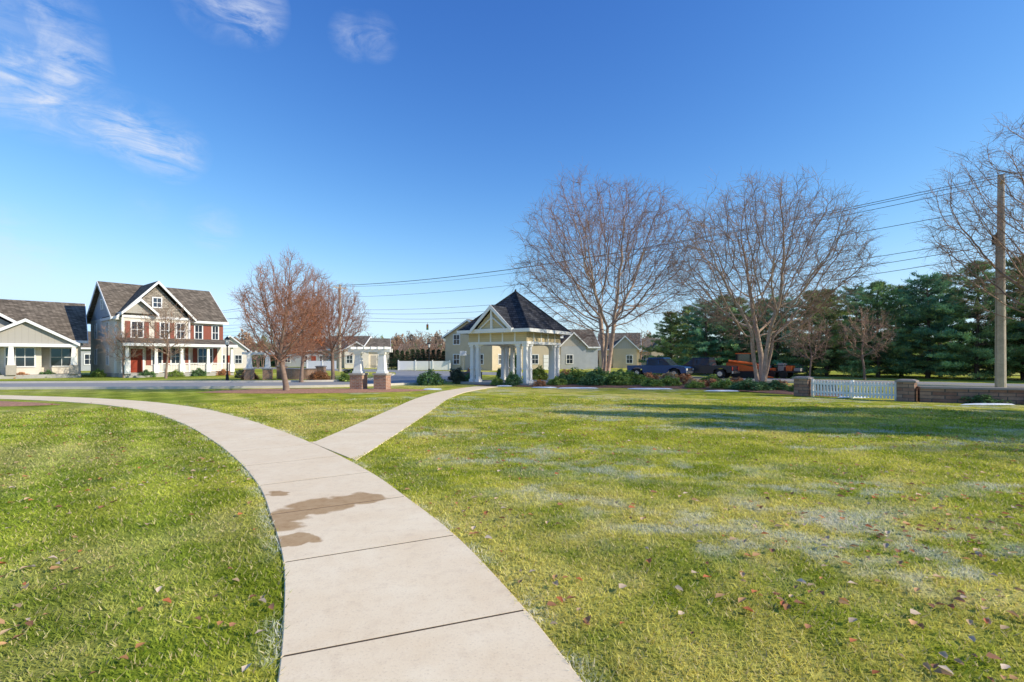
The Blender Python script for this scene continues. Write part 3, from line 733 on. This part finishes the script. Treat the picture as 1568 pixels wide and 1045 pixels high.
def wall(name,pts,h,th,mat):
    e=empty(name); P=[Vector(p) for p in pts]; n=normals(P)
    for nm,o,z0,z1,m_ in (('courses',th,0,h,mat),('coping',th+.05,h,h+.07,M_capd)):
        mb=MB(); vs=[];fs=[]
        for p,k in zip(P,n):
            a=p+k*o;b=p-k*o; vs+=[(a.x,a.y,z0),(a.x,a.y,z1),(b.x,b.y,z1),(b.x,b.y,z0)]
        for i in range(len(P)-1):
            for j in range(4): fs.append((i*4+j,i*4+(j+1)%4,i*4+4+(j+1)%4,i*4+4+j))
        fs+=[(0,1,2,3),((len(P)-1)*4+3,(len(P)-1)*4+2,(len(P)-1)*4+1,(len(P)-1)*4)]
        mb.add(vs,fs,m_); mb.obj(nm,e)
wall('low_stone_wall',[tuple(p) for p in catmull([(15.25,19.2),(16.6,18.6),(18.4,18.1),(22,17.6),(28,17.4)],6)],.5,.18,M_stone)
wall('brick_entry_wall',[tuple(p) for p in catmull([(-18.3,41.2),(-17.6,40.5),(-16.6,40.3),(-15.6,40.8)],6)],.78,.18,M_brick)
pillar('brick_pillar',-18.6,41.4,.3,.95,0,M_brick); pillar('brick_pillar',-15.3,41.0,.3,.95,0,M_brick)
wall('brick_entry_wall',[tuple(p) for p in catmull([(-3.6,37.5),(-3.0,36.6),(-2.2,36.2)],6)],.6,.18,M_brick)
fe=empty('picket_fence',(12.75,21.85,0),math.atan2(-2.3,2.1)); L=math.hypot(2.05,2.2)
mb=MB()
nP=26
for i in range(nP):
    x=.06+(L-.12)*i/(nP-1); hgt=.70
    mb.extr([(x-.036,.06),(x+.036,.06),(x+.036,hgt-.04),(x,hgt),(x-.036,hgt-.04)],-.045,-.022,'y',M_white)
mb.obj('pickets',fe)
mb=MB(); mb.box(0,L,-.02,.03,.17,.25,M_white); mb.box(0,L,-.02,.03,.52,.60,M_white); mb.obj('rails',fe)
mb=MB()
for x in (0.05,L/2,L-.05): mb.box(x-.05,x+.05,.031,.13,0,.74,M_white)
mb.obj('posts',fe)

# ------------------------------------------------------------------ utility poles + wires
def upole(loc,h,rot):
    e=empty('utility_pole',loc,rot); mb=MB(); mb.cyl((0,0,-.1),(0,0,h),.21,.14,12,M_pole); mb.obj('post',e)
    mb=MB(); mb.box(-.06,.06,-.9,.9,h-.5,h-.38,M_pole)
    for y in (-.8,0,.8): mb.cyl((0,y,h-.38),(0,y,h-.18),.05,.035,8,M_cap)
    mb.obj('crossarm',e)
    mb=MB(); mb.cyl((.22,.05,0),(.19,.05,h-3),.03,.03,6,M_cap); mb.box(.15,.35,-.1,.1,h-3.6,h-3.1,M_black); mb.obj('conduit',e)
PA=Vector((25.5,26.7,0)); PB=Vector((-22.2,66,0)); ar=math.atan2(39.3,-47.4)
upole(tuple(PA),11.2,ar); upole(tuple(PB),11.2,ar); PC=PA+(PA-PB).normalized()*50; upole(tuple(PC),11.2,ar); PD=PB+(PB-PA).normalized()*62; upole(tuple(PD),11,ar)
def wires(name,lst,r=.016):
    segs=[]
    for a,b,sag in lst:
        a=np.array(a,float);b=np.array(b,float);n=28;prev=a
        for i in range(1,n+1):
            t=i/n;p=a+(b-a)*t;p[2]-=4*sag*t*(1-t); segs.append((tuple(prev),tuple(p),r,r)); prev=p
    V,F,MI=tubes(segs,5,0.0); link(name,np_mesh(name,V,F,[M_wire],MI))
nv=Vector((.638,.77,0)); W=[]
for A,B in ((PC,PA),(PA,PB),(PB,PD)):
    for (o,z,s) in ((-.8,11.0,1.2),(0,11.05,1.1),(.8,11.0,1.25),(0.15,9.6,1.1),(.15,8.0,1.2),(.15,7.6,1.4),(.15,7.1,1.5)):
        W.append((A+nv*o+Vector((0,0,z)),B+nv*o+Vector((0,0,z)),s))
wires('power_lines',W)
wires('power_lines',[((-22.2,66,6.6),(16,66,6.9),.5),((-22.2,66,7.6),(-60,90,8),1),((-22.2,66,8.6),(-60,90,9),1)],.02)
ts=empty('traffic_signal',(-10.9,66,5.35),0,.7); mb=MB(); mb.box(-.18,.18,-.15,.15,0,1.0,M_yel)
for z,mm in ((.82,M_red),(.5,M_amber),(.18,M_green)): mb.cyl((0,-.151,z),(0,-.2,z),.11,.11,10,mm)
mb.cyl((0,0,1.0),(0,0,1.35),.03,.03,6,M_black); mb.obj('signal_head',ts)
def lamp(x,y,h=3.4):
    e=empty('street_lamp',(x,y,0)); mb=MB()
    mb.cyl((0,0,0),(0,0,.5),.12,.09,10,M_black); mb.cyl((0,0,.5),(0,0,h-.55),.05,.045,10,M_black); mb.cyl((0,0,h-.6),(0,0,h-.5),.06,.13,8,M_black); mb.obj('post',e)
    mb=MB(); mb.cyl((0,0,h-.5),(0,0,h-.12),.11,.16,6,M_lampglass); mb.obj('lantern_glass',e)
    mb=MB(); mb.cyl((0,0,h-.12),(0,0,h+.08),.21,.04,6,M_black); mb.cyl((0,0,h+.08),(0,0,h+.16),.02,.02,6,M_black); mb.obj('lantern_cap',e)
lamp(-20.3,36.5,3.1); lamp(-9.4,58,3.4)
def sign(x,y,h=2.4):
    e=empty('street_sign',(x,y,0),.3); mb=MB(); mb.cyl((0,0,0),(0,0,h),.03,.03,8,M_chrome); mb.obj('post',e)
    mb=MB(); mb.box(-.3,.3,-.05,-.032,h-.5,h-.1,M_trim); mb.obj('panel',e)
sign(-4.3,45)

# ------------------------------------------------------------------ houses
def house2():
    e=empty('two_storey_house',(-34.9,45,0),math.radians(50)); w,d=8.8,9.0; ze=5.35; zr=8.85
    mb=MB(); mb.box(0,w,0,d,.35,ze,M_whiteside)
    mb.extr([(-.0,ze),(d,ze),(d/2,zr-.25)],0.02,w-.02,'x',M_greyside)
    mb.box(.35,5.6,-.7,-.002,.35,ze,M_whiteside)
    mb.extr([(.35,ze),(5.6,ze),(2.975,8.3)],-.69,d/2,'y',M_shake)
    mb.obj('walls',e)
    mb=MB(); mb.box(-.04,w+.04,-.04,d+.04,-.05,.35,M_conc2); mb.box(.3,5.65,-.75,-.045,-.05,.35,M_conc2); mb.obj('foundation',e)
    mb=MB(); mb.gable(-.4,d+.4,-.35,w+.35,ze-.05,zr,'x',M_roof,M_trim)
    mb.gable(-.1,6.05,-1.1,d/2,ze-.0,8.72,'y',M_roof,M_trim)
    mb.gable(.2,2.9,-1.35,.4,ze+.35,7.0,'y',M_roof,M_trim)
    mb.extr([(.45,ze+.3),(2.65,ze+.3),(1.55,6.8)],-1.0,-.7,'y',M_greybat)
    mb.obj('roof',e)
    mb=MB(); mb.box(.33,5.62,-.78,-.71,2.95,3.15,M_trim); mb.box(.33,5.62,-.80,-.705,ze-.1,ze+.12,M_trim)
    for x in (.3,5.5): mb.box(x,x+.14,-.775,-.6,.35,ze-.1,M_trim)
    mb.box(w-.13,w+.02,-.02,.12,.35,ze-.1,M_trim); mb.box(-.02,.12,-.02,.1,.35,ze-.1,M_trim)
    mb.obj('trim',e)
    mb=MB()
    mb.window(1.45,3.55,.8,1.35,-.7,M_redsh)
    for x in (3.55,4.85): mb.window(x,3.55,.6,1.35,-.7,M_redsh if x<4 else None)
    mb.window(2.97,6.35,.6,.8,-.69,cols=2,rows=2)
    mb.window(6.6,3.55,.6,1.3,0,M_redsh); mb.window(8.1,3.55,.5,1.3,0,M_redsh)
    mb.window(2.95,1.1,.7,1.5,-.7,M_redsh); mb.window(4.6,1.1,1.0,1.5,-.7,M_redsh,cols=3); mb.window(7.2,1.1,1.2,1.5,0,M_redsh,cols=3)
    mb.M=Matrix.Translation((0,d,0))@Matrix.Rotation(-math.pi/2,4,'Z')
    for u in (2.2,6.6): mb.window(u,3.6,.7,1.3,0); mb.window(u,1.1,.7,1.4,0)
    mb.window(4.5,6.3,.55,.8,0)
    mb.M=Matrix.Identity(4); mb.obj('windows',e)
    mb=MB(); mb.box(.95,1.85,-.76,-.705,.4,2.5,M_door); mb.box(.82,.95,-.79,-.705,.4,2.62,M_trim); mb.box(1.85,1.98,-.79,-.705,.4,2.62,M_trim); mb.box(.95,1.85,-.79,-.705,2.5,2.62,M_trim)
    mb.obj('door',e)
    mb=MB(); mb.box(.1,w+.1,-2.5,-.76,-.02,.34,M_conc2)
    mb.extr([(-2.8,2.95),(-.7,3.5),(-.7,3.38),(-2.8,2.82)],-.1,w+.3,'x',M_roof)
    mb.box(-.1,w+.3,-2.86,-2.81,2.72,2.97,M_trim)
    for x in (.3,2.4,4.4,6.6,8.7):
        mb.frus(x,-2.45,1.1,2.72,.13,.10,M_white); mb.box(x-.2,x+.2,-2.65,-2.25,.34,1.1,M_white)
    for x0,x1 in ((2.4,4.4),(4.4,6.6),(6.6,8.7)):
        mb.box(x0+.2,x1-.2,-2.48,-2.42,1.15,1.22,M_white); mb.box(x0+.2,x1-.2,-2.48,-2.42,.45,.5,M_white)
        for q in np.linspace(x0+.3,x1-.3,int((x1-x0)/.16)): mb.box(q-.02,q+.02,-2.465,-2.435,.5,1.15,M_white)
    mb.box(.8,2.0,-3.1,-2.51,-.02,.17,M_conc2)
    mb.obj('porch',e)
house2()
def house1():
    e=empty('craftsman_house',(-38.9,46.2,0),math.radians(42)); d=9.5; ze=3.3
    mb=MB(); mb.box(-14,0,0,d,.3,ze,M_whiteside); mb.extr([(0,ze),(d,ze),(d/2,6.75)],-13.98,-.02,'x',M_greyside)
    mb.box(-12.2,-2.6,-1.6,-.002,.3,ze,M_whiteside); mb.extr([(-12.2,ze),(-2.6,ze),(-7.4,6.4)],-1.59,d/2,'y',M_greybat)
    mb.obj('walls',e)
    mb=MB(); mb.gable(-.5,d+.5,-14.4,.45,ze-.05,7.0,'x',M_roof,M_trim); mb.gable(-12.8,-2.0,-2.1,d/2,ze-.0,6.85,'y',M_roof,M_trim)
    mb.gable(-6.9,-.2,-2.9,0.3,2.95,4.9,'y',M_roof,M_trim)
    mb.extr([(-6.6,2.9),(-.5,2.9),(-3.55,4.66)],-2.6,-1.7,'y',M_greybat)
    mb.obj('roof',e)
    mb=MB(); mb.box(-6.8,-.1,-2.7,.0,-.02,.3,M_conc2); mb.box(-6.7,-.3,-2.75,-2.45,2.6,2.88,M_trim)
    for x in (-6.4,-4.4,-.55): mb.box(x-.3,x+.3,-2.85,-2.3,.3,1.1,M_cap); mb.frus(x,-2.57,1.1,2.6,.22,.14,M_white)
    mb.obj('porch',e)
    mb=MB(); mb.window(-3.9,1.0,1.7,1.5,-1.6,cols=3); mb.window(-5.6,1.0,.8,1.5,-1.6); mb.window(-1.3,1.0,1.4,1.5,0,cols=2); mb.window(-7.4,4.3,.8,.9,-1.59); mb.window(-9.5,1,1.6,1.5,-1.6)
    mb.obj('windows',e)
    mb=MB(); mb.box(-14.04,.04,-.04,d+.04,-.05,.3,M_conc2); mb.obj('foundation',e)
house1()
def simple_house(x,y,rot,w,d,ze,zr,wall_,roof_,storeys=1,garage=False,name='gable_house',axis='x',cg=None):
    e=empty(name,(x,y,0),math.radians(rot)); mb=MB(); mb.box(-w/2,w/2,0,d,0,ze,wall_)
    if axis=='x': mb.extr([(0,ze),(d,ze),(d/2,zr-.2)],-w/2+.02,w/2-.02,'x',wall_)
    else: mb.extr([(-w/2,ze),(w/2,ze),(0,zr-.2)],.02,d-.02,'y',wall_)
    if cg is not None:
        mb.box(cg-2,cg+2,-1.2,-.002,0,ze,wall_); mb.extr([(cg-2,ze),(cg+2,ze),(cg,zr-1.0)],-1.19,d/2,'y',M_greybat)
    mb.obj('walls',e); mb=MB()
    if axis=='x': mb.gable(-.4,d+.4,-w/2-.3,w/2+.3,ze-.05,zr,'x',roof_,M_trim)
    else: mb.gable(-w/2-.4,w/2+.4,-.3,d+.3,ze-.05,zr,'y',roof_,M_trim)
    if cg is not None: mb.gable(cg-2.35,cg+2.35,-1.5,d/2,ze-.05,zr-.75,'y',roof_,M_trim)
    mb.obj('roof',e); mb=MB()
    n=max(2,int(w/2.6))
    for s in range(storeys):
        for i in range(n):
            u=-w/2+w*(i+.5)/n
            if s==0 and garage and i>=n-1: continue
            yf=-1.2 if cg is not None and abs(u-cg)<1.4 else 0
            if cg is not None and 1.4<=abs(u-cg)<2.7: continue
            mb.window(u,.9+s*2.8,.95,1.3,yf)
    for sgn in (1,-1):
        mb.M=Matrix.Translation((sgn*w/2,0 if sgn>0 else d,0))@Matrix.Rotation(sgn*math.pi/2,4,'Z')
        for s in range(storeys):
            for u in (d*.3,d*.7): mb.window(u,.9+s*2.8,.9,1.3,0)
    mb.M=Matrix.Identity(4); mb.obj('windows',e); mb=MB()
    if garage:
        u=-w/2+w*(n-.5)/n; mb.box(u-1.3,u+1.3,-.05,-.003,0,2.2,M_white)
        for z in (.55,1.1,1.65): mb.box(u-1.28,u+1.28,-.065,-.051,z-.02,z+.02,M_cap)
    else:
        u=w/2-w/n; mb.box(u-.45,u+.45,-.05,-.003,.1,2.2,M_door if storeys==1 and cg is None else M_greybat)
    mb.obj('door',e)
bx_=px
simple_house(bx_(806,76),76,12,10.5,9,5.0,7.6,M_tanside,M_roof,2,True)
simple_house(bx_(717,72),72,-24,7.5,8,4.8,7.2,M_tanside,M_roof,2,False,axis='y')
simple_house(bx_(885,82),82,6,6.5,9,3.6,6.6,M_greyside,M_roof,1,False,cg=-1.0)
simple_house(bx_(948,90),90,-12,7,9,3.4,6.4,M_tanside,M_roof,1,False,cg=1.0)
simple_house(bx_(565,92),90,15,8,8,3.2,5.4,M_whiteside,M_roof,1,False,cg=-1.5)
simple_house(bx_(523,90),90,-5,7,8,3.4,5.8,M_tanside,M_roof,1,cg=1)
simple_house(bx_(362,88),86,30,5,8,3.2,5.6,M_whiteside,M_roof,1,axis='y')
simple_house(bx_(470,105),104,10,10,8,3.4,5.8,M_greyside,M_roof,1)
simple_house(bx_(640,118),118,0,9,8,3.0,5.2,M_tanside,M_roof,1,cg=1)
simple_house(bx_(130,70),68,45,7,8,3.2,5.5,M_greyside,M_roof,1)
simple_house(bx_(1010,105),105,0,10,9,3.4,6.0,M_tanside,M_roof,1,cg=0)
for (x0,x1,Y) in ((610,690,72),(470,515,80)):
    e=empty('vinyl_fence',(px(x0,Y),Y,0)); Lf=px(x1,Y)-px(x0,Y); mb=MB(); mb.box(0,Lf,-.03,.03,.05,1.3,M_white)
    for q in np.arange(0,Lf,2.4): mb.box(q-.07,q+.07,-.08,.08,0,1.45,M_white)
    mb.obj('panels',e)
ah=empty('arborvitae_hedge')
for i in range(14):
    Y=76+random.random()*2; link('arborvitae_%d'%i,pD,(px(600,Y)+i*.78,Y,0),i,(.42,.42,.30+.06*random.random()),ah)

# ------------------------------------------------------------------ vehicles
def pickup(x,y,rot,paint,name='pickup_truck'):
    e=empty(name,(x,y,.02),rot,.94); mb=MB()
    prof=[(-2.75,.55),(-2.78,1.08),(-1.0,1.12),(-.95,1.08),(1.35,1.12),(2.6,1.0),(2.72,.85),(2.74,.5),(2.3,.42),(2.2,.75),(1.9,.9),(1.5,.9),(1.2,.75),(1.1,.42),(-1.2,.42),(-1.3,.75),(-1.6,.9),(-2.0,.9),(-2.3,.75),(-2.4,.5)]
    mb.extr(prof,-.95,.95,'y',paint)
    mb.obj('body',e); mb=MB()
    def cab(z0,z1,x0,x1,x2,x3,y0,y1,mat):
        mb.add([(x0,-y0,z0),(x3,-y0,z0),(x3,y0,z0),(x0,y0,z0),(x1,-y1,z1),(x2,-y1,z1),(x2,y1,z1),(x1,y1,z1)],[(0,3,2,1),(4,5,6,7),(0,1,5,4),(1,2,6,5),(2,3,7,6),(3,0,4,7)],mat)
    cab(1.10,1.72,-.95,-.8,.65,1.4,.9,.74,M_glass); cab(1.722,1.80,-.86,-.8,.6,.7,.78,.7,paint)
    for xx in (-.88,.18): mb.box(xx,xx+.1,-.86,.86,1.1,1.6,paint)
    mb.obj('cab',e); mb=MB()
    for wx_ in (-1.8,1.7):
        for s in (-1,1):
            mb.cyl((wx_,s*.72,.40),(wx_,s*.97,.40),.40,.40,18,M_rubber); mb.cyl((wx_,s*.971,.40),(wx_,s*.985,.40),.22,.2,12,M_chrome)
    mb.obj('wheels',e); mb=MB()
    mb.box(2.74,2.84,-.9,.9,.42,.62,M_chrome); mb.box(-2.9,-2.78,-.9,.9,.45,.62,M_chrome)
    mb.box(2.7,2.76,-.5,.5,.65,.88,M_black)
    for s in (-1,1): mb.box(2.66,2.77,s*.75-.15,s*.75+.15,.68,.86,M_lampglass); mb.box(-2.81,-2.77,s*.83-.08,s*.83+.08,.7,1.0,M_red)
    mb.obj('bumpers_and_lights',e)
rd=math.atan2(.638,-.77)
pickup(12.6,43.6,rd+math.pi,M_blue); pickup(16.0,43.0,rd,M_navy)
def machine(x,y,rot):
    e=empty('skid_steer_loader',(x,y,.01),rot); mb=MB()
    for s in (-1,1):
        mb.extr([(-1.0,.15),(-.8,0),(.8,0),(1.05,.18),(1.05,.42),(.8,.58),(-.85,.58),(-1.0,.42)],s*.62-.2,s*.62+.2,'y',M_rubber)
    mb.obj('tracks',e); mb=MB()
    mb.extr([(-1.25,.5),(-1.3,1.25),(-.75,1.45),(-.5,1.2),(.9,.9),(1.0,.5)],-.42,.42,'y',M_orange); mb.obj('chassis',e); mb=MB()
    mb.extr([(-.55,1.2),(-.5,2.0),(.5,2.0),(.75,1.0)],-.4,.4,'y',M_glass); mb.box(-.6,.6,-.46,.46,2.0,2.08,M_orange)
    for s in (-.43,.43): mb.box(-.55,-.45,s-.04,s+.04,1.2,2.0,M_black); mb.box(.48,.56,s-.04,s+.04,1.1,2.0,M_black)
    mb.obj('cab',e); mb=MB()
    for s in (-.6,.6):
        mb.cyl((-1.1,s,1.4),(1.0,s,1.15),.11,.1,8,M_orange); mb.cyl((1.0,s,1.15),(1.5,s,.45),.1,.09,8,M_orange)
    mb.obj('lift_arms',e); mb=MB(); mb.extr([(1.4,.1),(1.4,.75),(1.55,.75),(1.6,.25),(2.2,.12),(2.2,.05)],-.85,.85,'y',M_orange); mb.obj('bucket',e)
machine(19.4,43.0,-.35)
tr=empty('utility_trailer',(22.4,42.8,0),rd); mb=MB(); mb.box(-1.9,1.9,-.9,.9,.5,.6,M_black); mb.cyl((1.9,0,.5),(2.9,0,.5),.05,.05,6,M_black)
for x in (-1.85,0,1.85):
    for s in (-.88,.88): mb.box(x-.03,x+.03,s-.03,s+.03,.6,1.1,M_black)
for s in (-.88,.88): mb.box(-1.9,1.9,s-.025,s+.025,1.05,1.1,M_black)
mb.obj('deck',tr); mb=MB()
for x in (-.45,.45):
    for s in (-1,1): mb.cyl((x,s*.92,.33),(x,s*1.1,.33),.33,.33,14,M_rubber)
mb.obj('wheels',tr); mb=MB()
for i in range(5): mb.box(-1.6+i*.6,-1.15+i*.6,-.6,.55,.61,.85+.2*(i%3),M_orange if i%2 else M_cap)
mb.obj('load',tr)

# ------------------------------------------------------------------ light, sky, camera
az=math.radians(SUN_AZ); el=math.radians(SUN_EL)
sd3=Vector((math.sin(az)*math.cos(el),math.cos(az)*math.cos(el),math.sin(el)))
sl=bpy.data.lights.new('sun','SUN'); sl.energy=5.0; sl.angle=math.radians(.5); sl.color=(1,.91,.74)
so=bpy.data.objects.new('sun',sl); COL.objects.link(so); so.rotation_euler=(-sd3).to_track_quat('-Z','Y').to_euler(); so.location=(30,-20,40)
w=bpy.data.worlds.new('World'); scene.world=w; w.use_nodes=True; nt=w.node_tree; nt.nodes.clear()
out=nt.nodes.new('ShaderNodeOutputWorld'); bg=nt.nodes.new('ShaderNodeBackground'); nt.links.new(bg.outputs[0],out.inputs[0])
SKYS=.15
sky=nt.nodes.new('ShaderNodeTexSky'); sky.sky_type='NISHITA'; sky.sun_disc=False; sky.sun_elevation=el; sky.sun_rotation=az; sky.air_density=1.0; sky.dust_density=.2; sky.ozone_density=1.7
hs=nt.nodes.new('ShaderNodeHueSaturation'); hs.inputs['Saturation'].default_value=1.13; hs.inputs['Value'].default_value=1.5; nt.links.new(sky.outputs[0],hs.inputs['Color'])
sp=nt.nodes.new('ShaderNodeSeparateColor'); nt.links.new(hs.outputs[0],sp.inputs[0]); cbn=nt.nodes.new('ShaderNodeCombineColor')
for i,(pw,gn,kk) in enumerate(((1.48,.98,.50),(1.32,.95,.26),(1.0,1.06,.13))):
    o=math_(nt,'MAXIMUM',math_(nt,'MULTIPLY',sp.outputs[i],SKYS),0.0001)
    o=math_(nt,'MULTIPLY',math_(nt,'POWER',o,pw),gn)
    den=math_(nt,'ADD',math_(nt,'MULTIPLY',math_(nt,'MULTIPLY',o,o),kk),1.0)
    o=math_(nt,'MULTIPLY',math_(nt,'DIVIDE',o,den),1/SKYS); nt.links.new(o,cbn.inputs[i])
tc=nt.nodes.new('ShaderNodeTexCoord'); dirv=tc.outputs['Generated']
spots=[]
def dp(x,y): v=Vector(((x-784)/784,1,(550-y)/784)).normalized(); return v
for (x,y,r_,s_) in [(5,40,.11,.85),(35,95,.10,.95),(55,140,.07,.85),(120,168,.06,.5),(185,190,.055,.95),(225,210,.06,1),(265,228,.055,.9),(330,0,.06,.65),(380,10,.06,.7),(540,55,.04,.35),(575,58,.04,.4),(330,352,.045,.3),(215,325,.04,.15),(20,370,.07,.35),(-30,380,.08,.35)]:
    v=dp(x,y); s=nt.nodes.new('ShaderNodeVectorMath'); s.operation='DISTANCE'; nt.links.new(dirv,s.inputs[0]); s.inputs[1].default_value=v
    spots.append(mrange(nt,s.outputs['Value'],r_,0,0,s_))
cur=spots[0]
for s in spots[1:]: cur=math_(nt,'MAXIMUM',cur,s)
mp=nt.nodes.new('ShaderNodeMapping'); mp.inputs['Rotation'].default_value=(0,math.radians(28),0); mp.inputs['Scale'].default_value=(7,7,24); nt.links.new(dirv,mp.inputs[0])
nz=noise(nt,mp.outputs[0],1.6,9,.68,.8)
nz2=noise(nt,dirv,9,6,.6,.4)
fac=math_(nt,'MULTIPLY',cur,mrange(nt,nz,.36,.70))
fac=math_(nt,'MULTIPLY',fac,mrange(nt,nz2,.35,.6,.25,1.4))
fac=math_(nt,'MULTIPLY',fac,1.3,True)
cl=mix(nt,fac,cbn.outputs[0],(.74/SKYS,.81/SKYS,.96/SKYS))
nt.links.new(cl,bg.inputs[0]); bg.inputs[1].default_value=SKYS
cam=bpy.data.cameras.new('camera'); cam.sensor_width=36; cam.lens=18; cam.shift_y=.0175; cam.clip_start=.05; cam.clip_end=5000
co=bpy.data.objects.new('camera',cam); COL.objects.link(co); co.location=(0,0,1.6); co.rotation_euler=(math.pi/2,0,0)
scene.camera=co
scene.view_settings.view_transform='Standard'; scene.view_settings.look='None'; scene.view_settings.exposure=0
print('objects',len(bpy.data.objects))
